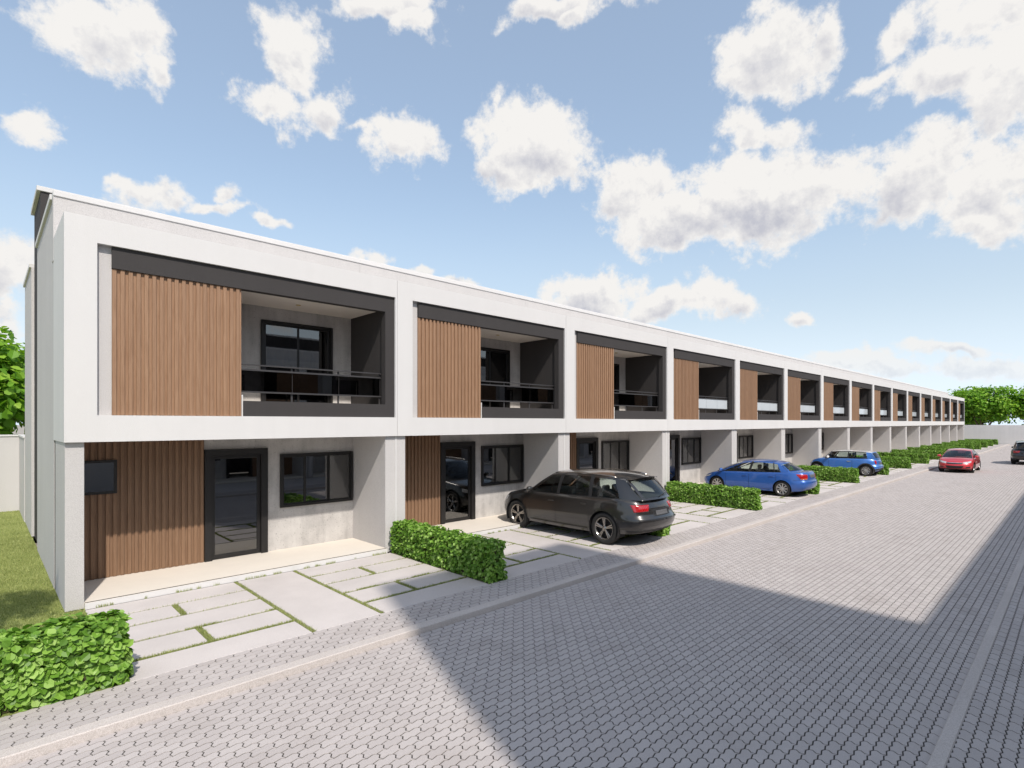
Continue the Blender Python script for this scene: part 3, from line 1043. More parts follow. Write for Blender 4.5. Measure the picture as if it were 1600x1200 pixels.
def leaf_frames(pos, nrm, size, tipdir):
    """per leaf: origin and the three axes scaled by its size"""
    n = unit(nrm)
    t = unit(tipdir - n * np.sum(tipdir * n, axis=1, keepdims=True))
    s = np.cross(t, n)
    return pos, s * size[:, None], t * size[:, None], n * size[:, None]


def leaves_mesh(name, frames, mat):
    pos, ax, ay, az = frames
    k = len(pos)
    V = pos[:, None, :] + LEAF[None, :, 0:1] * ax[:, None, :] + LEAF[None, :, 1:2] * ay[:, None, :] + LEAF[None, :, 2:3] * az[:, None, :]
    loops = (LEAF_LOOPS[None, :] + (np.arange(k) * 6)[:, None]).ravel()
    return np_mesh(name, V.reshape(-1, 3), loops, np.full(2 * k, 4), mat)


def hedge_frames(lx, ly, lz, dens, smin, smax):
    """leaves over the five faces of a clipped hedge block, centred in x and y, standing on z = 0"""
    faces = [((0, -1, 0), lx, lz), ((0, 1, 0), lx, lz), ((-1, 0, 0), ly, lz), ((1, 0, 0), ly, lz), ((0, 0, 1), lx, ly)]
    P, Nn = [], []
    for nrm, a, b in faces:
        k = int(a * b * dens)
        u = RNG.uniform(-.5, .5, k) * a; v = RNG.uniform(0, 1, k) * b
        if nrm[2]:
            p = np.stack([u, v - b / 2, np.full(k, lz)], 1)
        elif nrm[1]:
            p = np.stack([u, np.full(k, nrm[1] * ly / 2), v], 1)
        else:
            p = np.stack([np.full(k, nrm[0] * lx / 2), u, v], 1)
        nn = np.tile(np.array(nrm, float), (k, 1))
        wob = 0.022 * (np.sin(p[:, 0] * 9 + p[:, 2] * 7) + np.sin(p[:, 1] * 11 + p[:, 2] * 5 + 1.3)) - np.abs(RNG.normal(0, 0.040, k)) + 0.016
        P.append(p + nn * wob[:, None]); Nn.append(nn)
    P = np.concatenate(P); Nn = np.concatenate(Nn)
    k = len(P)
    P[:, 2] = np.maximum(P[:, 2], 0.03)
    n = Nn + RNG.normal(0, 0.48, (k, 3)) + np.array([0, 0, 0.6])
    tip = RNG.normal(0, 0.8, (k, 3)) + np.array([0, 0, -0.55])
    return leaf_frames(P, n, RNG.uniform(smin, smax, k), tip), Nn


def hedge_core(lx, ly, lz):
    mb = MB(); i = 0.045
    mb.bbox(-lx / 2 + i, lx / 2 - i, -ly / 2 + i, ly / 2 - i, -0.03, lz - i, 0.03)
    return mb.mesh('branch_mass', M['twig'])


HX, HY, HZ = 0.37, 3.34, 0.70
hvar = []
for _ in range(3):
    fr, _n = hedge_frames(HX, HY, HZ, 1500, 0.042, 0.082)
    hvar.append(leaves_mesh('foliage', fr, M['hedge_leaf']))
core = hedge_core(HX, HY, HZ)
HEDGE_LABEL = {0: 'clipped green hedge half in shadow between the first two driveways',
               1: 'clipped green hedge mostly hidden behind the dark estate car',
               2: 'clipped green hedge between the dark estate car and the blue saloon',
               3: 'clipped green hedge directly behind the blue saloon',
               4: 'clipped green hedge in front of the small blue hatchback',
               5: 'clipped green hedge just behind the small blue hatchback'}
for k in range(N_UNITS):
    h = empty('hedge', (UNIT * (k + 1) + 0.03, -1.72, 0.0), math.pi if k % 2 else 0.0)
    tag(h, HEDGE_LABEL.get(k, 'clipped green hedge beside the driveway of the %s townhouse' % ORD[k]), 'hedge', 'hedges between the driveways')
    f = link('foliage', hvar[k % 3], h); f['kind'] = 'stuff'
    link('branch_mass', core, h)

# the hedge closest to the camera: its largest leaves are pieces of their own
NX, NY, NZ = 4.4, 0.42, 0.72
nh = empty('hedge', (0.27 - NX / 2, -3.38 + NY / 2, 0.0))
tag(nh, 'large-leaved green hedge at the lower left corner in front of the lawn', 'hedge')
fr, nn = hedge_frames(NX, NY, NZ, 1500, 0.050, 0.108)
pw = fr[0] + np.array([0.27 - NX / 2, -3.38 + NY / 2, 0.0])
score = []
for i in range(len(pw)):
    if nn[i][1] > 0.5 or nn[i][0] > 0.5:
        continue
    a = cam_area(pw[i][0], pw[i][1])
    if a is not None:
        outer = (-(pw[i][1] + 3.38)) if nn[i][1] < -0.5 else (pw[i][2] - NZ)
        score.append((outer + 0.35 * np.linalg.norm(fr[1][i]), i))
score.sort(reverse=True)
big = sorted(i for _, i in score[:300])
rest = np.setdiff1d(np.arange(len(pw)), big)
f = link('foliage', leaves_mesh('foliage', tuple(a[rest] for a in fr), M['hedge_leaf']), nh); f['kind'] = 'stuff'
leaf_me = MB().add([tuple(p) for p in LEAF], [tuple(LEAF_LOOPS[:4]), tuple(LEAF_LOOPS[4:])]).mesh('leaf', M['hedge_leaf'], fix=False)
for i in big:
    o = link('leaf', leaf_me, nh)
    s = float(np.linalg.norm(fr[1][i]))
    m = Matrix([[*c] for c in zip(fr[1][i] / s, fr[2][i] / s, fr[3][i] / s)])
    o.matrix_local = Matrix.LocRotScale(Vector(fr[0][i]), m.to_quaternion(), Vector((s, s, s)))
link('branch_mass', hedge_core(NX, NY, NZ), nh)


def make_tree(name, label, loc, height, crown_c, crown_r, n_cl, per, leaf, seed, stems=4, stem_r=0.10, fork=0.9, group=None):
    rnd = random.Random(seed)
    rg = np.random.default_rng(seed)
    t = empty(name, loc)
    tag(t, label, 'tree', group)
    cc, cr = np.array(crown_c), np.array(crown_r)
    cl = []
    while len(cl) < n_cl:
        d = rg.normal(0, 1, 3); d /= np.linalg.norm(d)
        r = rg.uniform(0.35, 1.0) ** 0.6
        p = cc + d * cr * r * (1 + 0.16 * math.sin(3 * d[0] + 4 * d[1] + seed) + 0.10 * math.sin(7 * d[2] + 5 * d[0]))
        cl.append(p)
    cl = np.array(cl)
    trunk = MB()
    base = Vector((0, 0, -0.25))
    f0 = Vector((0, 0, fork))
    trunk.tube([base, Vector((0.02, 0.01, fork * .5)), f0], [stem_r * 1.7, stem_r * 1.4, stem_r * 1.25], 10)
    trunk.build('trunk', M['bark'], t)
    for s in range(stems):
        a = 2 * math.pi * s / stems + rnd.uniform(-.4, .4)
        top = cc + cr * np.array([math.cos(a) * .55, math.sin(a) * .55, rnd.uniform(-.1, .45)])
        mid = (Vector(top) + f0) / 2 + Vector((math.cos(a) * .25, math.sin(a) * .25, -0.1)) * float(cr[0]) * .4
        limb = MB()
        pts = [f0 - Vector((0, 0, 0.1)), f0.lerp(mid, .5), mid, mid.lerp(Vector(top), .55), Vector(top)]
        limb.tube(pts, [stem_r * 1.0, stem_r * .85, stem_r * .62, stem_r * .4, stem_r * .12], 8)
        for q in range(6):
            st = pts[2].lerp(pts[3], rnd.random())
            en = Vector(cl[rnd.randrange(len(cl))])
            m2 = (st + en) / 2 + Vector((rnd.uniform(-.2, .2), rnd.uniform(-.2, .2), rnd.uniform(0, .3)))
            limb.tube([st, m2, en], [stem_r * .3, stem_r * .2, stem_r * .06], 5)
        limb.build('limb', M['bark'], t)
    k = n_cl * per
    sp = float(np.mean(cr)) * 0.17
    P = np.repeat(cl, per, axis=0) + np.clip(rg.normal(0, 1, (k, 3)), -1.7, 1.7) * np.array([sp, sp, sp * .6])
    out = unit(P - cc)
    n = out * 0.6 + rg.normal(0, 0.5, (k, 3)) + np.array([0, 0, 0.7])
    tip = out * 0.7 + rg.normal(0, 0.6, (k, 3)) + np.array([0, 0, -0.5])
    me = leaves_mesh('crown', leaf_frames(P, n, rg.uniform(leaf * .7, leaf * 1.3, k), tip), M['tree_leaf'])
    c = link('crown', me, t); c['kind'] = 'stuff'
    return t


make_tree('broadleaf_tree', 'bright green broadleaf tree behind the garden wall at the left edge', (-1.5, 17.4, 0), 6.5, (0, 0, 4.2), (2.5, 1.9, 2.25), 150, 46, 0.30, 3, stems=5)
make_tree('broadleaf_tree', 'bright green spreading tree behind the end wall, next to the last townhouse', (107.0, -0.9, 0), 8.4, (0, 0, 5.75), (3.6, 3.6, 2.55), 230, 46, 0.34, 5, stems=6, stem_r=0.13, fork=1.2, group='trees behind the end wall')
make_tree('broadleaf_tree', 'green tree behind the end wall at the right edge of the picture', (109.5, -7.2, 0), 8.2, (0, 0, 5.65), (3.6, 3.8, 2.5), 230, 46, 0.34, 8, stems=6, stem_r=0.13, fork=1.2, group='trees behind the end wall')
make_tree('broadleaf_tree', 'darker green tree behind the end wall, half hidden by the last townhouse', (113.0, 3.4, 0), 6.5, (0, 0, 4.0), (3.2, 3.4, 2.5), 170, 46, 0.42, 12, stems=5, group='trees behind the end wall')
# a young tree on the lawn just outside the frame; its shadow falls on the grass
make_tree('young_tree', 'young tree on the lawn left of the picture, showing only its shadow', (-2.0, -2.75, 0), 5.2, (0, 0, 4.5), (0.72, 0.72, 0.75), 30, 36, 0.13, 21, stems=3, stem_r=0.04, fork=2.6)


# ------------------------------------------------------------------ cars
def mat_paint(name, col, metallic=0.35, rough=0.32):
    m = Mat(name)
    n = m.noise(900.0, 2.0, 0.6, m.coords(space='Object'))
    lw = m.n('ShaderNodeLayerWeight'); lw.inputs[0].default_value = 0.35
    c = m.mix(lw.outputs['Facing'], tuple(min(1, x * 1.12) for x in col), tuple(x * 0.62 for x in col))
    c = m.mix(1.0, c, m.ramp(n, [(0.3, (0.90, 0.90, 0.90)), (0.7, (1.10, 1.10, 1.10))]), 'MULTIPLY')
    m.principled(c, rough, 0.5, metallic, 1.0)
    m.p.inputs['Coat Roughness'].default_value = 0.04
    return m.m


def mat_lamp(name, col, rough=0.12):
    m = Mat(name)
    w = m.n('ShaderNodeTexWave'); w.inputs['Scale'].default_value = 14.0; m.l(m.coords(space='Object'), w.inputs['Vector'])
    c = m.ramp(w.outputs['Fac'], [(0.0, tuple(x * 0.55 for x in col)), (0.6, col)])
    m.principled(c, rough, 0.6, 0.0, 1.0)
    m.p.inputs['Coat Roughness'].default_value = 0.03
    return m.m


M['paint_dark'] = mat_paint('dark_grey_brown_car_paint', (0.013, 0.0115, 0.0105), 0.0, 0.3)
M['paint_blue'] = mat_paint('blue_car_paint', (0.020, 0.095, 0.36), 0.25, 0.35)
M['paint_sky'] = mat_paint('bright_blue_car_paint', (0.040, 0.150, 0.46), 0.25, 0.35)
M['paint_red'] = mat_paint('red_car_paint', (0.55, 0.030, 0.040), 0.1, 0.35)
M['paint_black'] = mat_paint('black_car_paint', (0.009, 0.009, 0.010), 0.0, 0.3)
M['paint_white'] = mat_paint('white_car_paint', (0.78, 0.77, 0.75), 0.0, 0.35)
M['car_trim'] = mat_simple('black_car_trim', (0.018, 0.018, 0.019), 0.5, 0.4)
M['car_cabin'] = mat_simple('dark_cabin_cloth', (0.045, 0.044, 0.045), 0.85, 0.2)
M['seat_cloth'] = mat_simple('grey_seat_cloth', (0.12, 0.115, 0.11), 0.85, 0.2)
M['tyre'] = mat_simple('tyre_rubber', (0.028, 0.027, 0.026), 0.8, 0.25)
M['alloy'] = mat_simple('brushed_alloy', (0.52, 0.51, 0.50), 0.28, 0.5, 0.9)
M['dark_alloy'] = mat_simple('dark_polished_alloy', (0.34, 0.32, 0.30), 0.22, 0.5, 0.95)
M['chrome'] = mat_simple('chrome', (0.75, 0.75, 0.76), 0.08, 0.5, 1.0)
M['lamp_red'] = mat_lamp('red_tail_lamp', (0.42, 0.006, 0.010))
M['lamp_amber'] = mat_lamp('amber_tail_lamp', (0.60, 0.16, 0.02))
M['lamp_clear'] = mat_lamp('clear_head_lamp', (0.55, 0.56, 0.58))
M['plate'] = mat_simple('dark_number_plate', (0.10, 0.10, 0.105), 0.5, 0.4)


def spline(pts, step):
    pts = [np.array(p, float) for p in pts]
    out = []
    n = len(pts)
    for i in range(n - 1):
        p0 = pts[i - 1] if i else 2 * pts[0] - pts[1]
        p1, p2 = pts[i], pts[i + 1]
        p3 = pts[i + 2] if i + 2 < n else 2 * pts[-1] - pts[-2]
        k = max(2, int(np.linalg.norm(p2 - p1) / step))
        for j in range(k):
            t = j / k
            out.append(0.5 * (2 * p1 + (p2 - p0) * t + (2 * p0 - 5 * p1 + 4 * p2 - p3) * t * t + (3 * p1 - p0 - 3 * p2 + p3) * t ** 3))
    out.append(pts[-1])
    return np.array(out)


class Smooth1D:
    """a smooth curve through (x, value) points"""
    def __init__(self, pts):
        pts = sorted(pts)
        d = spline(pts, 0.02)
        o = np.argsort(d[:, 0])
        self.x, self.y = d[o, 0], d[o, 1]

    def __call__(self, x):
        return np.interp(x, self.x, self.y)


def sstep(a, b, x):
    t = np.clip((x - a) / (b - a), 0, 1)
    return t * t * (3 - 2 * t)


class CarShape:
    def __init__(self, S):
        self.S = S
        pl = S['plan'][:]
        # mirror the neighbours of both ends so the curve leaves the centre line square
        full = [(pl[1][0], -pl[1][1])] + pl + [(pl[-2][0], -pl[-2][1])]
        d = spline(full, 0.028)
        i0 = int(np.argmin(np.hypot(d[:, 0] - pl[0][0], d[:, 1]))); i1 = int(np.argmin(np.hypot(d[:, 0] - pl[-1][0], d[:, 1])))
        self.P = d[i0:i1 + 1]
        self.P[0, 1] = 0; self.P[-1, 1] = 0
        t = np.gradient(self.P, axis=0)
        t /= np.linalg.norm(t, axis=1, keepdims=True)
        self.Nn = np.stack([-t[:, 1], t[:, 0]], 1)       # outward for a path front -> left -> rear
        if self.Nn[0, 0] < 0:
            self.Nn *= -1
        self.Nn[0] = (1, 0); self.Nn[-1] = (-1, 0)
        self.n = len(self.P)
        self.zt, self.zb = Smooth1D(S['belt']), Smooth1D(S['sill'])
        self.ins = Smooth1D(S['section']); self.fe = Smooth1D(S['nose']); self.re = Smooth1D(S['tail'])
        self.crown = Smooth1D(S['crown'])
        self.xf, self.xr = pl[0][0], pl[-1][0]
        self.yref = max(p[1] for p in pl)

    def ring(self, a, t):
        """point on the side shell; a index along the outline, t 0 sill .. 1 belt"""
        a = np.clip(np.asarray(a, float), 0, self.n - 1); t = np.asarray(t, float)
        i = np.arange(self.n)
        x = np.interp(a, i, self.P[:, 0]); y = np.interp(a, i, self.P[:, 1])
        nx = np.interp(a, i, self.Nn[:, 0]); ny = np.interp(a, i, self.Nn[:, 1])
        wf = sstep(self.xf - 0.75, self.xf - 0.05, x); wr = sstep(self.xr + 0.75, self.xr + 0.05, x)
        d = self.ins(t) + wf * self.fe(t) + wr * self.re(t)
        z0, z1 = self.zb(x), self.zt(x - nx * (self.ins(1.0) + wf * self.fe(1.0) + wr * self.re(1.0)))
        return np.stack([x - nx * d, np.maximum(y - ny * d, 0) if np.ndim(y) else max(y - ny * d, 0), z0 + (z1 - z0) * t], -1)

    def a_side(self, x):
        return float(np.interp(-x, -self.P[:, 0], np.arange(self.n)))

    def a_front(self, y):
        k = int(np.argmax(self.P[:, 1] > self.P[:, 1].max() * 0.97))
        return float(np.interp(y, self.P[:k, 1], np.arange(k)))

    def a_rear(self, y):
        q = self.P[::-1, 1]
        k = int(np.argmax(q > q.max() * 0.97))
        return float(self.n - 1 - np.interp(y, q[:k], np.arange(k)))

    def at(self, spec):
        kind, c, z = spec
        a = {'s': self.a_side, 'f': self.a_front, 'r': self.a_rear}[kind](c)
        x = float(np.interp(a, np.arange(self.n), self.P[:, 0]))
        z1 = float(self.ring(a, 1.0)[2])
        return a, float((z - self.zb(x)) / (z1 - self.zb(x)))

    def lid(self, x, y):
        """height of the bonnet / waist / boot surface"""
        a = self.a_side(x)
        p = self.ring(a, 1.0)
        yb = max(0.05, p[1])
        return p[2] + self.crown(x) * max(0.0, yb * yb - y * y) / self.yref ** 2

    def top_y(self, x):
        return float(self.ring(self.a_side(x), 1.0)[1])


def grid_faces(nu, nv, off=0):
    return [(off + i * nv + j, off + (i + 1) * nv + j, off + (i + 1) * nv + j + 1, off + i * nv + j + 1) for i in range(nu - 1) for j in range(nv - 1)]


def patch(mb, fn, nu, nv, both=True, smooth=True):
    """surface patch fn(u, v) on the left side, optionally mirrored to the right"""
    us = np.linspace(0, 1, nu); vv = np.linspace(0, 1, nv)
    pts = [tuple(fn(u, v)) for u in us for v in vv]
    mb.add(pts, grid_faces(nu, nv), smooth)
    if both:
        mb.add([(x, -y, z) for x, y, z in pts], [f[::-1] for f in grid_faces(nu, nv)], smooth)
    return mb


def weld(me, dist=0.0008):
    bm = bmesh.new(); bm.from_mesh(me)
    bmesh.ops.remove_doubles(bm, verts=bm.verts, dist=dist)
    bmesh.ops.recalc_face_normals(bm, faces=bm.faces)
    bm.to_mesh(me); bm.free(); me.update()
    return me


def split_loose(o):
    """give every separate piece of a mesh its own object"""
    bm = bmesh.new(); bm.from_mesh(o.data)
    seen, parts = set(), []
    for v in bm.verts:
        if v.index in seen:
            continue
        todo, isl = [v], set()
        while todo:
            q = todo.pop()
            if q.index in isl:
                continue
            isl.add(q.index)
            todo += [e.other_vert(q) for e in q.link_edges]
        seen |= isl; parts.append(isl)
    me0 = o.data
    co = [tuple(v.co) for v in bm.verts]; fs = [tuple(v.index for v in f.verts) for f in bm.faces]
    bm.free()
    for k, isl in enumerate(parts):
        ids = sorted(isl); mp = {a: i for i, a in enumerate(ids)}
        me = bpy.data.meshes.new(o.name.split('.')[0])
        me.from_pydata([co[a] for a in ids], [], [tuple(mp[a] for a in f) for f in fs if f[0] in isl])
        me.polygons.foreach_set('use_smooth', [True] * len(me.polygons))
        me.materials.append(me0.materials[0])
        if k == 0:
            o.data = me
        else:
            link(o.name.split('.')[0], me, o.parent)


def make_wheel(R, wdt, spokes, mat, style):
    """wheel around the local y axis, outer side towards +y"""
    n = 40
    ty = MB()
    prof = [(R * .70, -wdt * .46), (R * .90, -wdt * .5), (R * .985, -wdt * .40), (R, -wdt * .25), (R, wdt * .25), (R * .985, wdt * .40), (R * .90, wdt * .5), (R * .70, wdt * .46), (R * .68, wdt * .36)]
    for i in range(n):
        w = 2 * math.pi * i / n
        for r, y in prof:
            ty.v.append((r * math.cos(w), y, r * math.sin(w)))
    m = len(prof)
    for i in range(n):
        for j in range(m - 1):
            a, b = i * m + j, ((i + 1) % n) * m + j
            ty.f.append((a, b, b + 1, a + 1)); ty.smooth.append(True)
    tyre = ty.mesh('tyre', M['tyre'])
    rim = MB()
    prof = [(R * .70, wdt * .42), (R * .685, wdt * .44), (R * .64, wdt * .40), (R * .62, wdt * .10), (R * .60, -wdt * .3)]
    o = 0
    m = len(prof)
    for i in range(n):
        w = 2 * math.pi * i / n
        for r, y in prof:
            rim.v.append((r * math.cos(w), y, r * math.sin(w)))
    for i in range(n):
        for j in range(m - 1):
            a, b = i * m + j, ((i + 1) % n) * m + j
            rim.f.append((a, b, b + 1, a + 1)); rim.smooth.append(True)

    def bar(w, off, w0, w1, r0, r1, y0, y1):
        ca, sa = math.cos(w), math.sin(w)
        vs = []
        for (r, hw, y) in ((r0, w0, y0), (r1, w1, y1)):
            for (s, dy) in ((-1, -0.030), (-1, -0.004), (-.55, 0), (.55, 0), (1, -0.004), (1, -0.030)):
                q = off + s * hw
                vs.append((r * ca - q * sa, y + dy, r * sa + q * ca))
        fs = [(k, k + 1, 7 + k, 6 + k) for k in range(5)]
        rim.add(vs, fs)
    for k in range(spokes):
        w = 2 * math.pi * k / spokes + 0.3
        if style == 'twin':
            for sgn in (-1, 1):
                bar(w + sgn * 0.115, 0, R * .045, R * .052, R * .10, R * .66, wdt * .34, wdt * .40)
        else:
            bar(w, 0, R * .06, R * .085, R * .10, R * .66, wdt * .36, wdt * .40)
    for r0, y0, r1, y1 in ((0.0, wdt * .40, R * .07, wdt * .40), (R * .07, wdt * .40, R * .16, wdt * .34), (R * .16, wdt * .34, R * .17, wdt * .2)):
        o = len(rim.v)
        for i in range(20):
            w = 2 * math.pi * i / 20
            rim.v += [(r0 * math.cos(w), y0, r0 * math.sin(w)), (r1 * math.cos(w), y1, r1 * math.sin(w))]
        for i in range(20):
            a, b = o + 2 * i, o + 2 * ((i + 1) % 20)
            rim.f.append((a, b, b + 1, a + 1)); rim.smooth.append(False)
    rim_me = rim.mesh('rim', M[mat])
    br = MB().tube([(0, -wdt * .30, 0), (0, wdt * .02, 0)], R * .60, 28)
    return tyre, rim_me, br.mesh('brake_disc', M['car_trim'])


def torus(mb, c, axis_tilt, R, r, n=20, m=6):
    o = len(mb.v)
    ca, sa = math.cos(axis_tilt), math.sin(axis_tilt)
    for i in range(n):
        w = 2 * math.pi * i / n
        for j in range(m):
            q = 2 * math.pi * j / m
            y = (R + r * math.cos(q)) * math.cos(w); h = (R + r * math.cos(q)) * math.sin(w); d = r * math.sin(q)
            mb.v.append((c[0] + d * ca - h * sa, c[1] + y, c[2] + d * sa + h * ca))
    for i in range(n):
        for j in range(m):
            a, b = i * m, ((i + 1) % n) * m
            mb.f.append((o + a + j, o + b + j, o + b + (j + 1) % m, o + a + (j + 1) % m)); mb.smooth.append(True)


def make_car(name, S):
    C = CarShape(S)
    root = empty(name)
    paint = M[S['paint']]
    roofp = M[S.get('roof_paint', S['paint'])]
    R, Ra = S['wheel_r'], S['arch_r']
    axles = S['axles']
    # ---- shell: side ring + lid, welded, wheel arches cut round
    ts = np.concatenate([np.linspace(0, 0.12, 4)[:-1], np.linspace(0.12, 0.88, 16)[:-1], np.linspace(0.88, 1.0, 6)])
    nt, nl = len(ts), 9
    cols = C.n
    V = np.zeros((cols, nt + nl - 1, 3))
    for i in range(cols):
        V[i, :nt] = C.ring(np.full(nt, float(i)), ts)
        top = V[i, nt - 1]
        for j in range(1, nl):
            v = j / (nl - 1)
            V[i, nt - 1 + j] = (top[0], top[1] * (1 - v), top[2] + C.crown(top[0]) * (1 - (1 - v) ** 2) * (top[1] / C.yref) ** 2)
    rows = V.shape[1]
    dead = np.zeros((cols, rows), bool)
    for ax in axles:
        r = np.hypot(V[:, :nt, 0] - ax, V[:, :nt, 2] - R)
        inside = (r < Ra) & (V[:, :nt, 1] > 0.4)
        dead[:, :nt] |= inside
    keep_face = {}
    for i in range(cols - 1):
        for j in range(rows - 1):
            keep_face[(i, j)] = not (dead[i, j] and dead[i + 1, j] and dead[i, j + 1] and dead[i + 1, j + 1])
    for ax in axles:
        r = np.hypot(V[:, :nt, 0] - ax, V[:, :nt, 2] - R)
        sel = (r < Ra) & (V[:, :nt, 1] > 0.4)
        f = np.where(sel, Ra / np.maximum(r, 1e-4), 1.0)
        V[:, :nt, 0] = ax + (V[:, :nt, 0] - ax) * f
        V[:, :nt, 2] = np.where(sel, R + (V[:, :nt, 2] - R) * f, V[:, :nt, 2])
    doors = S['doors']
    groups = {'body': []}
    for d in range(len(doors)):
        groups['door%d' % d] = []
    cabin = []
    x_mid = V[:, nt // 2, 0]
    for (i, j), k in keep_face.items():
        if not k:
            continue
        xm = (x_mid[i] + x_mid[i + 1]) / 2
        g = 'body'
        if j < nt - 1:
            for d, (x0, x1) in enumerate(doors):
                if x1 < xm < x0 and ts[j] > 0.10:
                    g = 'door%d' % d
        elif S['cabin'][1] < xm < S['cabin'][0]:
            cabin.append((i, j)); continue
        groups[g].append((i, j))

    def shell(name, cells, mats, sides, parent=root):
        out = []
        for side in sides:
            mb = MB(); idx = {}
            for (i, j) in cells:
                f = []
                for (a, b) in ((i, j), (i + 1, j), (i + 1, j + 1), (i, j + 1)):
                    for sd in ((1,) if side > 0 else (-1,)) if side else (1, -1):
                        pass
                    key = (a, b)
                    if key not in idx:
                        idx[key] = len(mb.v); p = V[a, b]
                        mb.v.append((p[0], p[1] * (side or 1), p[2]))
                    f.append(idx[key])
                mb.f.append(tuple(f)); mb.smooth.append(True)
            if side == 0:
                o = len(mb.v); nf = len(mb.f)
                mb.v += [(x, -y, z) for x, y, z in mb.v]
                mb.f += [tuple(o + q for q in f)[::-1] for f in mb.f[:nf]]; mb.smooth += [True] * nf
            me = mb.mesh(name, mats, fix=False)
            weld(me)
            out.append(link(name, me, parent))
        return out
    body = shell('body', groups['body'], paint, (0,))[0]
    shell('waist_panel', cabin, M['car_cabin'], (0,))
    door_objs = {}
    for d in range(len(doors)):
        for side in (1, -1):
            door_objs[(d, side)] = shell('door', groups['door%d' % d], paint, (side,))[0]
    # ---- floor and wheel housings
    fl = MB()
    pts = C.P[::3]
    outl = [(x * .96, y * .88, float(C.zb(x)) + 0.02) for x, y in pts]
    fl.add(outl + [(x, -y, z) for x, y, z in outl[::-1][1:-1]], [tuple(range(2 * len(outl) - 2))])
    fl.build('floor_pan', M['car_trim'], root)
    for ax in axles:
        for side in (1, -1):
            mb = MB(); n = 20
            yo = float(C.ring(C.a_side(ax), 0.45)[1]) - 0.012
            for k in range(n + 1):
                w = math.radians(-25 + 230 * k / n)
                x, z = ax + (Ra + 0.002) * math.cos(w), R + (Ra + 0.002) * math.sin(w)
                mb.v += [(x, side * yo, z), (x, side * (yo - 0.34), z)]
            for k in range(n):
                mb.f.append((2 * k, 2 * k + 2, 2 * k + 3, 2 * k + 1)); mb.smooth.append(True)
            o = len(mb.v)
            mb.v += [(ax, side * (yo - 0.34), R)]
            mb.f += [(2 * k + 1, 2 * k + 3, o) for k in range(n)]; mb.smooth += [False] * n
            mb.build('wheel_housing', M['car_trim'], root)
            lip = MB()
            for k in range(n + 1):
                w = math.radians(-12 + 204 * k / n)
                for rr in (Ra - 0.004, Ra + S.get('arch_lip', 0.016)):
                    x, z = ax + rr * math.cos(w), R + rr * math.sin(w)
                    a = C.a_side(x); xx = float(np.interp(a, np.arange(C.n), C.P[:, 0]))
                    t = np.clip((z - C.zb(xx)) / (C.zt(xx) - C.zb(xx)), 0, 1)
                    p = C.ring(a, t)
                    lip.v.append((x, side * (p[1] + 0.008), max(z, float(C.zb(xx)))))
            for k in range(n):
                lip.f.append((2 * k, 2 * k + 2, 2 * k + 3, 2 * k + 1)); lip.smooth.append(True)
            lip.build('arch_trim', M[S.get('arch_mat', S['paint'])], root)
    # ---- greenhouse
    st = S['stations']
    K = len(st) - 1
    rail_z, rail_y = Smooth1D(S['rail_z']), Smooth1D(S['rail_y'])

    def base_pt(s):
        x = float(np.interp(s, range(K + 1), [q[0] for q in st]))
        y = C.top_y(x) - 0.012
        return np.array([x, y, C.lid(x, y) - 0.006])

    def top_pt(s):
        x = float(np.interp(s, range(K + 1), [q[1] for q in st]))
        return np.array([x, float(rail_y(x)), float(rail_z(x))])
    bul = S.get('bulge', 0.035)

    def side_pt(s, t):
        b, tp = base_pt(s), top_pt(s)
        p = b + (tp - b) * t
        p[1] += bul * 4 * t * (1 - t) * .8 + 0.0
        return p
    kinds = S['cells']
    pillar_b, pillar_p = MB(), MB()
    for c in range(K):
        k = kinds[c]
        w = max(3, int(abs(st[c + 1][0] - st[c][0]) / 0.06) + 2)
        f = lambda u, v, c=c: side_pt(c + u, v)
        if k == 'p':
            patch(pillar_p, f, w, 9)
        elif k == 'b':
            patch(pillar_b, f, w, 9)
        else:
            patch(pillar_b, lambda u, v, c=c: side_pt(c + u, v * .05), w, 2)
            patch(pillar_p if not S.get('black_rail') else pillar_b, lambda u, v, c=c: side_pt(c + u, .90 + v * .10), w, 3)
            dn = S['win_door'][c]
            for side in (1, -1):
                mb = patch(MB(), lambda u, v, c=c: side_pt(c + u, .05 + v * .85) * np.array([1, side, 1]), w, 8, both=False)
                par = door_objs[(dn, side)] if dn is not None else body
                mb.build('side_window', M['car_glass'], par)
    q0, qK = base_pt(0), base_pt(K)
    t0, tK = top_pt(0), top_pt(K)

    def screen(b, tp, xc, xh, zh, lift):
        def fn(u, v):                       # u side -> centre, v base -> header
            e = 1 - (1 - u) ** 2
            pb = np.array([b[0] + (xc - b[0]) * e, b[1] * (1 - u), 0.0]); pb[2] = C.lid(pb[0], pb[1]) - 0.004
            if u == 0:
                pb = b.copy()
            pt = np.array([tp[0] + (xh - tp[0]) * e, tp[1] * (1 - u), tp[2] + (zh - tp[2]) * e])
            p = pb + (pt - pb) * v
            p[2] += lift * 4 * v * (1 - v)
            return p
        return fn
    ws = screen(q0, t0, S['screen'][0], S['screen'][1], S['screen'][2], 0.030)
    patch(MB(), lambda u, v: ws(0.04 + .96 * u, .05 + .88 * v), 14, 10).build('windscreen', M['car_glass'], root).data
    patch(pillar_b, lambda u, v: ws(u, .05 * v), 14, 2); patch(pillar_p, lambda u, v: ws(u, .93 + .07 * v), 14, 3); patch(pillar_p, lambda u, v: ws(.04 * u, .05 + .88 * v), 2, 10)
    rs = screen(qK, tK, S['rear'][0], S['rear'][1], S['rear'][2], 0.022)
    rm = S.get('rear_margin', 0.10)
    patch(MB(), lambda u, v: rs(rm + (1 - rm) * u, .08 + .80 * v), 14, 10).build('rear_window', M['car_glass'], root)
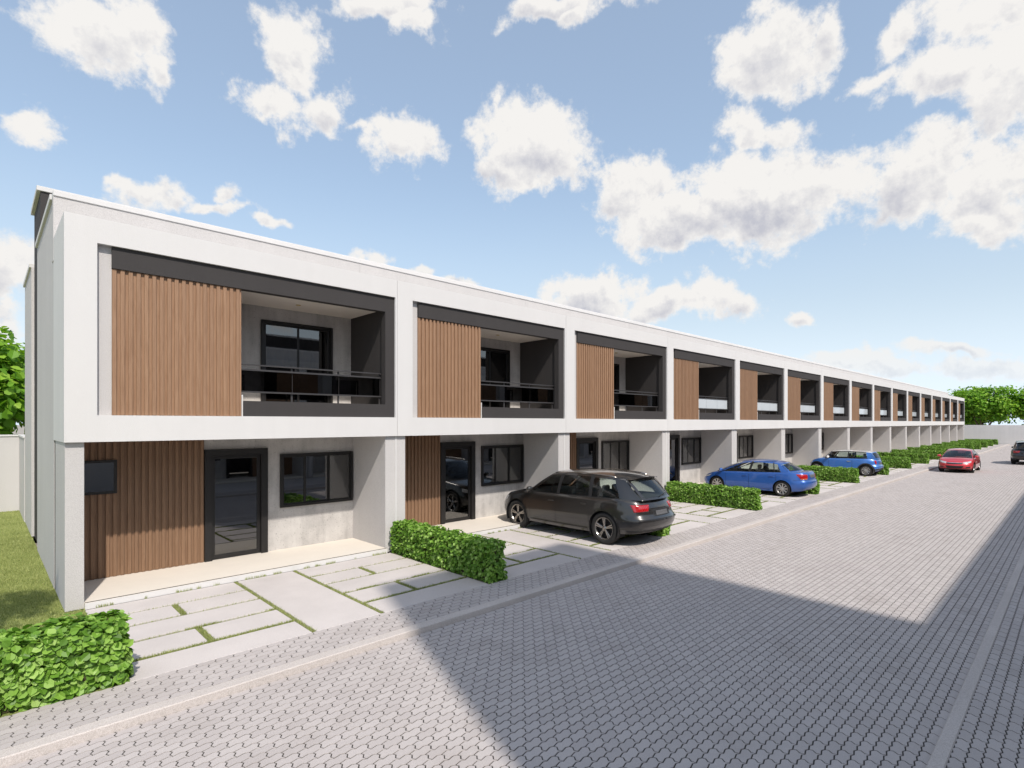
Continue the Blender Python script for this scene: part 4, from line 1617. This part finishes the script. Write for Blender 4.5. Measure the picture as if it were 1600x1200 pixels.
    patch(pillar_p, lambda u, v: rs(u, .08 * v), 14, 3); patch(pillar_p, lambda u, v: rs(u, .88 + .12 * v), 14, 3); patch(pillar_p, lambda u, v: rs(rm * u, .08 + .80 * v), 3, 10)
    for o in [o for o in root.children if o.name.split('.')[0] in ('windscreen', 'rear_window')]:
        weld(o.data)
    zmid = S['roof_rise']
    roof = MB()

    def roof_pt(u, v):
        s = u * K
        p = top_pt(s)
        e = 1 - (1 - v) ** 2
        bow = (S['screen'][1] - t0[0]) * (1 - u) ** 3 + (S['rear'][1] - tK[0]) * u ** 3
        rise = (S['screen'][2] - t0[2]) * (1 - u) ** 2 + (S['rear'][2] - tK[2]) * u ** 2 + zmid * 2 * u * (1 - u)
        return np.array([p[0] + bow * e, p[1] * (1 - v), p[2] + rise * e])
    patch(roof, roof_pt, 30, 9)
    ro = roof.build('roof', roofp, root, fix=False); weld(ro.data)
    po = pillar_p.build('pillar', roofp if S.get('roof_pillars') else paint, root, fix=False); weld(po.data); split_loose(po)
    po = pillar_b.build('pillar_trim', M['car_trim'], root, fix=False); weld(po.data); split_loose(po)

    # ---- things applied to the surface
    def decal(nm, corners, mat, off=0.006, both=True, nu=10, nv=6, centre=False, parent=None, rim=0.012):
        """corners: bottom-a, bottom-b, top-b, top-a as ('s'|'f'|'r', coordinate, height)"""
        q = [C.at(c) for c in corners]

        def fn(u, v):
            a = (q[0][0] * (1 - u) + q[1][0] * u) * (1 - v) + (q[3][0] * (1 - u) + q[2][0] * u) * v
            t = (q[0][1] * (1 - u) + q[1][1] * u) * (1 - v) + (q[3][1] * (1 - u) + q[2][1] * u) * v
            p = C.ring(a, t)
            i = np.arange(C.n)
            nx, ny = np.interp(a, i, C.Nn[:, 0]), np.interp(a, i, C.Nn[:, 1])
            edge = min(u, 1 - u, v, 1 - v) if not centre else min(1 - u, v, 1 - v)
            h = off if edge > 1e-6 else off - rim
            return np.array([p[0] + nx * h, p[1] + ny * h, p[2]])
        us = [0, .03] + list(np.linspace(.08, .92, nu)) + [.97, 1]; vs_ = [0, .06] + list(np.linspace(.14, .86, nv)) + [.94, 1]
        res = []
        for side in ((1, -1) if (both and not centre) else (1,)):
            mb = MB()
            pts = [fn(u, v) for u in us for v in vs_]
            mb.add([(p[0], p[1] * side, p[2]) for p in pts], grid_faces(len(us), len(vs_)), True)
            if centre:
                mb.add([(p[0], -p[1], p[2]) for p in pts], grid_faces(len(us), len(vs_)), True)
            me = mb.mesh(nm, M[mat], fix=False); weld(me)
            par = parent(side) if callable(parent) else (parent or root)
            res.append(link(nm, me, par))
        return res
    for (nm, corners, mat, kw) in S['decals']:
        decal(nm, corners, mat, **kw)
    # shut lines round each door, and door handles
    for d, (x0, x1) in enumerate(doors):
        for side in (1, -1):
            gl = MB()
            zz = lambda x, t: float(C.zb(x) + (C.zt(x) - C.zb(x)) * t)

            def strip(pts, wid, horiz):
                o = len(gl.v)
                for (x, t) in pts:
                    for s in (-1, 1):
                        xx = x if horiz else x + s * wid
                        tt = t + (s * wid / 0.75 if horiz else 0)
                        p = C.ring(C.a_side(xx), min(1, max(0, tt)))
                        gl.v.append((p[0], side * (p[1] + 0.0025), p[2]))
                for k in range(len(pts) - 1):
                    gl.f.append((o + 2 * k, o + 2 * k + 2, o + 2 * k + 3, o + 2 * k + 1)); gl.smooth.append(True)
            ok = lambda x, t: all(math.hypot(x - a, zz(x, t) - R) > Ra + 0.012 for a in axles)
            for xe in (x0, x1):
                strip([(xe, t) for t in np.linspace(0.10, 0.99, 14) if ok(xe, t)], 0.0045, False)
            strip([(x, 0.10) for x in np.linspace(x0, x1, 20) if ok(x, 0.10)], 0.0045, True)
            gl.build('shut_line', M['car_trim'], door_objs[(d, side)])
            hx = x1 + 0.17
            p = C.ring(C.a_side(hx), 0.80)
            hb = MB().bbox(hx - 0.095, hx + 0.095, min(side * (p[1] - .01), side * (p[1] + .028)), max(side * (p[1] - .01), side * (p[1] + .028)), p[2] - 0.014, p[2] + 0.016, 0.009)
            hb.build('handle', M[S.get('handle', S['paint'])], door_objs[(d, side)])
    # mirrors
    for side in (1, -1):
        x = st[1][0] - 0.05
        y = C.top_y(x)
        z = C.lid(x, y) + 0.09
        mm = MB()
        n, m = 14, 9
        for i in range(m):
            ph = -math.pi / 2 + math.pi * i / (m - 1)
            for k in range(n):
                w = 2 * math.pi * k / n
                cy, sz = abs(math.cos(w)) ** .7 * math.copysign(1, math.cos(w)), abs(math.sin(w)) ** .7 * math.copysign(1, math.sin(w))
                mm.v.append((x + 0.075 * math.sin(ph) - 0.01, side * (y + 0.115 + 0.105 * math.cos(ph) * cy), z + 0.075 * math.cos(ph) * sz))
        for i in range(m - 1):
            for k in range(n):
                k2 = (k + 1) % n
                mm.f.append((i * n + k, i * n + k2, (i + 1) * n + k2, (i + 1) * n + k)); mm.smooth.append(True)
        mo = mm.build('wing_mirror', M[S.get('mirror', S['paint'])], root)
        ya, yb = sorted((side * (y - 0.03), side * (y + 0.06)))
        MB().bbox(x - 0.03, x + 0.03, ya, yb, z - 0.08, z - 0.045, 0.01).build('mirror_arm', M['car_trim'], mo)
    # cabin
    for sx, ws_ in S['seats']:
        for sy in ((-0.36, 0.36) if ws_ == 2 else (-0.42, 0.0, 0.42)):
            zs = S['belt'][len(S['belt']) // 2][1]
            sb = MB()
            hw = 0.24 if ws_ == 2 else 0.20
            sb.bbox(sx - 0.16, sx - 0.04, sy - hw, sy + hw, zs - 0.35, zs + 0.13, 0.05)
            so = sb.build('seat', M['seat_cloth'], root)
            MB().bbox(sx - 0.19, sx - 0.09, sy - 0.13, sy + 0.13, zs + 0.135, zs + 0.30, 0.04).build('head_restraint', M['seat_cloth'], so)
    wheel_x = S['steer']
    sw = MB(); torus(sw, (wheel_x, 0.37, S['belt'][len(S['belt']) // 2][1] + 0.03), math.radians(-25), 0.175, 0.016)
    sw.build('steering_wheel', M['car_trim'], root)
    # wheels
    tyre, rim, disc = make_wheel(R, S['tyre_w'], S['spokes'], S['rim'], S.get('rim_style', 'twin'))
    for ax in axles:
        for side in (1, -1):
            yo = float(C.ring(C.a_side(ax), 0.45)[1]) - 0.022 - S['tyre_w'] / 2
            w = link('wheel', rim, root)
            w.location = (ax, side * yo, R)
            w.rotation_euler = (0, 0, 0 if side > 0 else math.pi)
            link('tyre', tyre, w); link('brake_disc', disc, w)
    for (nm, mb, mat) in S.get('extra', lambda C: [])(C):
        mb.build(nm, M[mat], root)
    return root


def spoiler():
    mb = MB(); n = 18
    for i in range(n + 1):
        y = -0.60 + 1.2 * i / n
        e = 1 - (y / 0.64) ** 2
        x0 = -1.90 - 0.13 * e; z = 1.577 + 0.06 * e
        mb.v += [(x0, y, z + 0.012), (x0 - 0.15, y * .97, z + 0.002), (x0 - 0.15, y * .97, z - 0.010), (x0, y, z - 0.022)]
    for i in range(n):
        for j in range(4):
            a, b = 4 * i + j, 4 * i + (j + 1) % 4
            mb.f.append((a, b, b + 4, a + 4)); mb.smooth.append(False)
    mb.f += [(3, 2, 1, 0), tuple(4 * n + k for k in range(4))]; mb.smooth += [False, False]
    return mb


# ---- estate / crossover
SUV = dict(
    paint='paint_dark', wheel_r=0.39, arch_r=0.432, axles=(1.50, -1.50), tyre_w=0.255, spokes=5, rim='dark_alloy',
    plan=[(2.45, 0), (2.40, .40), (2.27, .70), (2.02, .88), (1.5, .965), (.6, .98), (-.6, .98), (-1.6, .97), (-2.15, .905), (-2.44, .76), (-2.58, .42), (-2.62, 0)],
    belt=[(2.45, .84), (2.2, .915), (1.6, 1.005), (1.0, 1.055), (0, 1.08), (-1, 1.105), (-2, 1.13), (-2.62, 1.10)],
    sill=[(2.45, .30), (1.9, .26), (1.0, .25), (-1.0, .25), (-2.0, .31), (-2.62, .36)],
    section=[(0, .085), (.08, .045), (.2, .016), (.4, 0), (.6, .004), (.72, .010), (.85, .022), (.95, .045), (1, .090)],
    nose=[(0, .06), (.2, 0), (.45, 0), (.65, .03), (.85, .10), (1, .19)], tail=[(0, .07), (.2, 0), (.42, 0), (.55, .07), (.75, .10), (1, .17)],
    crown=[(2.45, .05), (1.6, .085), (1.0, .10), (0, .03), (-2.0, .02), (-2.62, .03)], cabin=(1.25, -2.35),
    stations=[(1.12, .36), (1.00, .27), (.08, .0), (-.02, -.10), (-.98, -.98), (-1.09, -1.09), (-1.93, -1.66), (-2.40, -1.93)],
    cells=['p', 'w', 'b', 'w', 'b', 'w', 'p'], win_door={1: 0, 3: 1, 5: None},
    rail_z=[(.40, 1.575), (.0, 1.625), (-.6, 1.66), (-1.4, 1.635), (-1.93, 1.575)], rail_y=[(.40, .70), (-.5, .735), (-1.4, .71), (-1.93, .64)],
    screen=(1.48, .46, 1.65), rear=(-2.50, -2.06, 1.635), roof_rise=0.085, rear_margin=.13, doors=[(.98, .03), (.03, -1.06)], seats=[(-.15, 2), (-1.05, 3)], steer=.52,
    decals=[
        ('tail_lamp', [('s', -2.30, .845), ('r', .50, .865), ('r', .44, 1.015), ('s', -2.20, 1.015)], 'lamp_red', dict(off=.012)),
        ('plate_panel', [('r', 0, .735), ('r', .36, .735), ('r', .42, .905), ('r', 0, .905)], 'car_trim', dict(off=.004, centre=True)),
        ('number_plate', [('r', 0, .76), ('r', .25, .76), ('r', .25, .865), ('r', 0, .865)], 'plate', dict(off=.014, centre=True)),
        ('bumper_lip', [('s', -2.05, .62), ('r', 0.0, .645), ('r', 0.0, .675), ('s', -2.05, .65)], 'paint_dark', dict(off=.022, nu=24)),
        ('rear_skirt', [('s', -2.10, .33), ('r', 0.0, .37), ('r', 0.0, .44), ('s', -2.10, .40)], 'car_trim', dict(off=.008, nu=24)),
        ('sill_trim', [('s', .98, .26), ('s', -1.0, .26), ('s', -1.0, .345), ('s', .98, .345)], 'paint_dark', dict(off=.020, nu=24)),
        ('head_lamp', [('f', .52, .70), ('s', 1.98, .76), ('s', 1.92, .88), ('f', .50, .80)], 'lamp_clear', dict(off=.008)),
        ('grille', [('f', 0, .42), ('f', .34, .45), ('f', .42, .78), ('f', 0, .80)], 'car_trim', dict(off=.010, centre=True)),
    ],
    extra=lambda C: [
        ('roof_rail', MB().tube([(.25, .70, 1.615), (.1, .705, 1.645), (-.7, .715, 1.685), (-1.5, .685, 1.655), (-1.7, .67, 1.62)], .016, 8), 'dark_alloy'),
        ('roof_rail', MB().tube([(.25, -.70, 1.615), (.1, -.705, 1.645), (-.7, -.715, 1.685), (-1.5, -.685, 1.655), (-1.7, -.67, 1.62)], .016, 8), 'dark_alloy'),
        ('roof_spoiler', spoiler(), 'paint_dark'),
        ('rear_wiper', MB().tube([(-2.50, 0, 1.20), (-2.47, -.20, 1.235), (-2.45, -.38, 1.245)], .010, 6), 'car_trim'),
    ])

SEDAN = dict(
    paint='paint_blue', wheel_r=0.315, arch_r=0.355, axles=(1.35, -1.35), tyre_w=0.205, spokes=9, rim='alloy', rim_style='fan',
    plan=[(2.20, 0), (2.15, .38), (2.02, .62), (1.80, .77), (1.35, .855), (.5, .875), (-.6, .875), (-1.4, .865), (-1.9, .80), (-2.16, .66), (-2.27, .36), (-2.30, 0)],
    belt=[(2.20, .66), (1.9, .735), (1.4, .82), (.9, .875), (0, .91), (-1, .945), (-1.7, .985), (-2.1, 1.0), (-2.30, .985)],
    sill=[(2.20, .25), (1.7, .20), (1.0, .19), (-1.0, .19), (-1.9, .24), (-2.30, .30)],
    section=[(0, .075), (.08, .04), (.2, .014), (.4, 0), (.6, .005), (.72, .012), (.85, .026), (.95, .045), (1, .085)],
    nose=[(0, .06), (.2, 0), (.45, .0), (.65, .04), (.85, .13), (1, .26)], tail=[(0, .06), (.2, 0), (.45, 0), (.6, .05), (.8, .06), (1, .09)],
    crown=[(2.2, .05), (1.5, .08), (.9, .10), (0, .03), (-1.5, .04), (-2.3, .03)], cabin=(1.20, -1.55),
    stations=[(1.32, .30), (1.20, .22), (.02, -.06), (-.09, -.16), (-1.02, -.92), (-1.07, -.96), (-1.30, -1.08), (-1.60, -1.18)],
    cells=['p', 'w', 'b', 'w', 'b', 'w', 'p'], win_door={1: 0, 3: 1, 5: None},
    rail_z=[(.32, 1.285), (.0, 1.335), (-.5, 1.36), (-.9, 1.335), (-1.18, 1.285)], rail_y=[(.32, .56), (-.4, .60), (-1.18, .55)],
    screen=(1.62, .40, 1.355), rear=(-1.86, -1.28, 1.345), roof_rise=0.07, rear_margin=.08, doors=[(.95, -.04), (-.04, -1.12)], seats=[(-.15, 2), (-1.0, 3)], steer=.55,
    decals=[
        ('tail_lamp', [('s', -2.02, .735), ('r', .46, .76), ('r', .44, .915), ('s', -1.86, .925)], 'lamp_red', dict(off=.010)),
        ('turn_lamp', [('s', -2.03, .715), ('r', .50, .725), ('r', .50, .765), ('s', -2.02, .745)], 'lamp_amber', dict(off=.013)),
        ('number_plate', [('r', 0, .78), ('r', .26, .78), ('r', .26, .90), ('r', 0, .90)], 'plate', dict(off=.010, centre=True)),
        ('bumper_seam', [('s', -1.75, .665), ('r', 0, .69), ('r', 0, .70), ('s', -1.75, .675)], 'car_trim', dict(off=.004, nu=20, rim=.006)),
        ('head_lamp', [('f', .40, .53), ('s', 1.72, .64), ('s', 1.62, .72), ('f', .44, .62)], 'lamp_clear', dict(off=.008)),
        ('grille', [('f', 0, .30), ('f', .42, .30), ('f', .36, .46), ('f', 0, .46)], 'car_trim', dict(off=.008, centre=True)),
    ])

MINI = dict(
    paint='paint_sky', roof_paint='paint_white', black_rail=True, roof_pillars=False, wheel_r=0.305, arch_r=0.350, axles=(1.23, -1.24), tyre_w=0.195, spokes=10, rim='alloy', rim_style='fan',
    arch_mat='car_trim', arch_lip=0.065, mirror='paint_white', handle='chrome',
    plan=[(1.76, 0), (1.72, .36), (1.62, .58), (1.45, .73), (1.1, .815), (.4, .84), (-.5, .84), (-1.1, .82), (-1.5, .75), (-1.74, .60), (-1.84, .34), (-1.86, 0)],
    belt=[(1.76, .70), (1.55, .80), (1.1, .875), (.6, .915), (0, .93), (-1, .95), (-1.5, .96), (-1.86, .94)],
    sill=[(1.76, .25), (1.3, .20), (.8, .18), (-.9, .18), (-1.4, .22), (-1.86, .28)],
    section=[(0, .070), (.08, .04), (.2, .014), (.4, 0), (.6, .004), (.75, .012), (.88, .025), (.96, .045), (1, .075)],
    nose=[(0, .05), (.2, 0), (.45, 0), (.65, .02), (.85, .09), (1, .20)], tail=[(0, .06), (.2, 0), (.40, 0), (.55, .07), (.8, .09), (1, .13)],
    crown=[(1.76, .05), (1.2, .08), (.7, .09), (0, .03), (-1.86, .03)], cabin=(.80, -1.62),
    stations=[(.78, .46), (.69, .40), (-.34, -.34), (-.41, -.41), (-1.30, -1.22), (-1.62, -1.44)],
    cells=['b', 'w', 'b', 'w', 'p'], win_door={1: 0, 3: None},
    rail_z=[(.48, 1.30), (0, 1.345), (-.7, 1.345), (-1.2, 1.32), (-1.44, 1.295)], rail_y=[(.48, .62), (-.5, .645), (-1.44, .60)],
    screen=(1.02, .56, 1.345), rear=(-1.74, -1.54, 1.335), roof_rise=0.06, rear_margin=.10, doors=[(.60, -.58)], seats=[(-.22, 2), (-.95, 2)], steer=.38,
    decals=[
        ('tail_lamp', [('s', -1.70, .66), ('r', .58, .66), ('r', .56, .88), ('s', -1.64, .88)], 'lamp_red', dict(off=.012)),
        ('number_plate', [('r', 0, .64), ('r', .25, .64), ('r', .25, .75), ('r', 0, .75)], 'plate', dict(off=.010, centre=True)),
        ('bumper_trim', [('s', -1.50, .30), ('r', 0, .36), ('r', 0, .47), ('s', -1.50, .36)], 'car_trim', dict(off=.012, nu=20)),
        ('sill_trim', [('s', .85, .19), ('s', -.86, .19), ('s', -.86, .27), ('s', .85, .27)], 'car_trim', dict(off=.014, nu=16)),
        ('head_lamp', [('f', .44, .60), ('f', .66, .62), ('f', .64, .76), ('f', .46, .76)], 'lamp_clear', dict(off=.014)),
        ('grille', [('f', 0, .54), ('f', .38, .56), ('f', .36, .68), ('f', 0, .68)], 'car_trim', dict(off=.010, centre=True)),
    ])

COUPE = dict(
    paint='paint_red', wheel_r=0.315, arch_r=0.350, axles=(1.33, -1.29), tyre_w=0.215, spokes=5, rim='alloy',
    plan=[(2.22, 0), (2.17, .38), (2.04, .63), (1.82, .78), (1.33, .86), (.5, .88), (-.6, .88), (-1.4, .865), (-1.9, .80), (-2.14, .66), (-2.24, .36), (-2.26, 0)],
    belt=[(2.22, .66), (1.9, .745), (1.4, .835), (.9, .885), (0, .92), (-1, .955), (-1.8, .99), (-2.26, .97)],
    sill=[(2.22, .22), (1.7, .19), (1.0, .18), (-1.0, .18), (-1.9, .24), (-2.26, .30)],
    section=[(0, .075), (.08, .04), (.2, .014), (.4, 0), (.6, .005), (.72, .012), (.85, .026), (.95, .045), (1, .085)],
    nose=[(0, .05), (.2, 0), (.5, .0), (.7, .05), (.85, .13), (1, .25)], tail=[(0, .06), (.2, 0), (.45, 0), (.6, .05), (.8, .07), (1, .11)],
    crown=[(2.2, .05), (1.5, .09), (.9, .10), (0, .03), (-1.5, .04), (-2.26, .03)], cabin=(1.10, -1.60),
    stations=[(1.14, .28), (1.02, .20), (-.28, -.34), (-.34, -.40), (-1.15, -.98), (-1.70, -1.22)],
    cells=['p', 'w', 'b', 'w', 'p'], win_door={1: 0, 3: None},
    rail_z=[(.30, 1.285), (0, 1.33), (-.5, 1.35), (-.9, 1.325), (-1.22, 1.275)], rail_y=[(.30, .58), (-.4, .60), (-1.22, .55)],
    screen=(1.46, .40, 1.345), rear=(-1.92, -1.32, 1.335), roof_rise=0.065, rear_margin=.08, doors=[(.82, -.46)], seats=[(-.2, 2), (-1.0, 2)], steer=.52,
    decals=[
        ('head_lamp', [('f', .42, .555), ('s', 1.78, .645), ('s', 1.66, .745), ('f', .44, .665)], 'lamp_clear', dict(off=.010)),
        ('upper_grille', [('f', 0, .53), ('f', .37, .545), ('f', .41, .605), ('f', 0, .60)], 'car_trim', dict(off=.010, centre=True)),
        ('chrome_bar', [('f', 0, .60), ('f', .41, .61), ('f', .42, .635), ('f', 0, .63)], 'chrome', dict(off=.018, centre=True)),
        ('lower_grille', [('f', 0, .285), ('f', .36, .285), ('f', .45, .445), ('f', 0, .435)], 'car_trim', dict(off=.008, centre=True)),
        ('fog_recess', [('f', .54, .31), ('s', 1.93, .33), ('s', 1.95, .41), ('f', .52, .385)], 'car_trim', dict(off=.006)),
        ('front_lip', [('s', 1.75, .205), ('f', 0, .225), ('f', 0, .265), ('s', 1.75, .25)], 'car_trim', dict(off=.012, nu=20)),
        ('tail_lamp', [('s', -2.0, .76), ('r', .46, .78), ('r', .46, .90), ('s', -1.92, .90)], 'lamp_red', dict(off=.010)),
    ])
SUV2 = dict(SUV); SUV2['paint'] = 'paint_black'
SUV2['decals'] = [(a, b, ('paint_black' if c == 'paint_dark' else c), d) for a, b, c, d in SUV['decals']]
SUV2['extra'] = lambda C: [(a, b, 'paint_black' if c == 'paint_dark' else c) for a, b, c in SUV['extra'](C)]


def park(S, label, loc, rz):
    c = make_car('car', S)
    c.location = loc; c.rotation_euler = (0, 0, rz)
    tag(c, label, 'car')
    return c


park(SUV, 'glossy dark grey estate car parked nose-in before the second townhouse', (10.92, -1.41, 0.0), math.pi / 2)
park(SEDAN, 'blue four-door saloon parked nose-in between two hedges', (22.95, -1.34, 0.0), math.pi / 2)
park(MINI, 'small bright blue hatchback with white roof parked nose-in', (35.0, -1.52, 0.0), math.pi / 2)
park(COUPE, 'red car driving towards the viewer along the left kerb', (43.6, -5.70, ROAD_Z), math.pi)
park(SUV2, 'black car at the right edge seen from behind', (55.2, -8.42, ROAD_Z), 0.0)
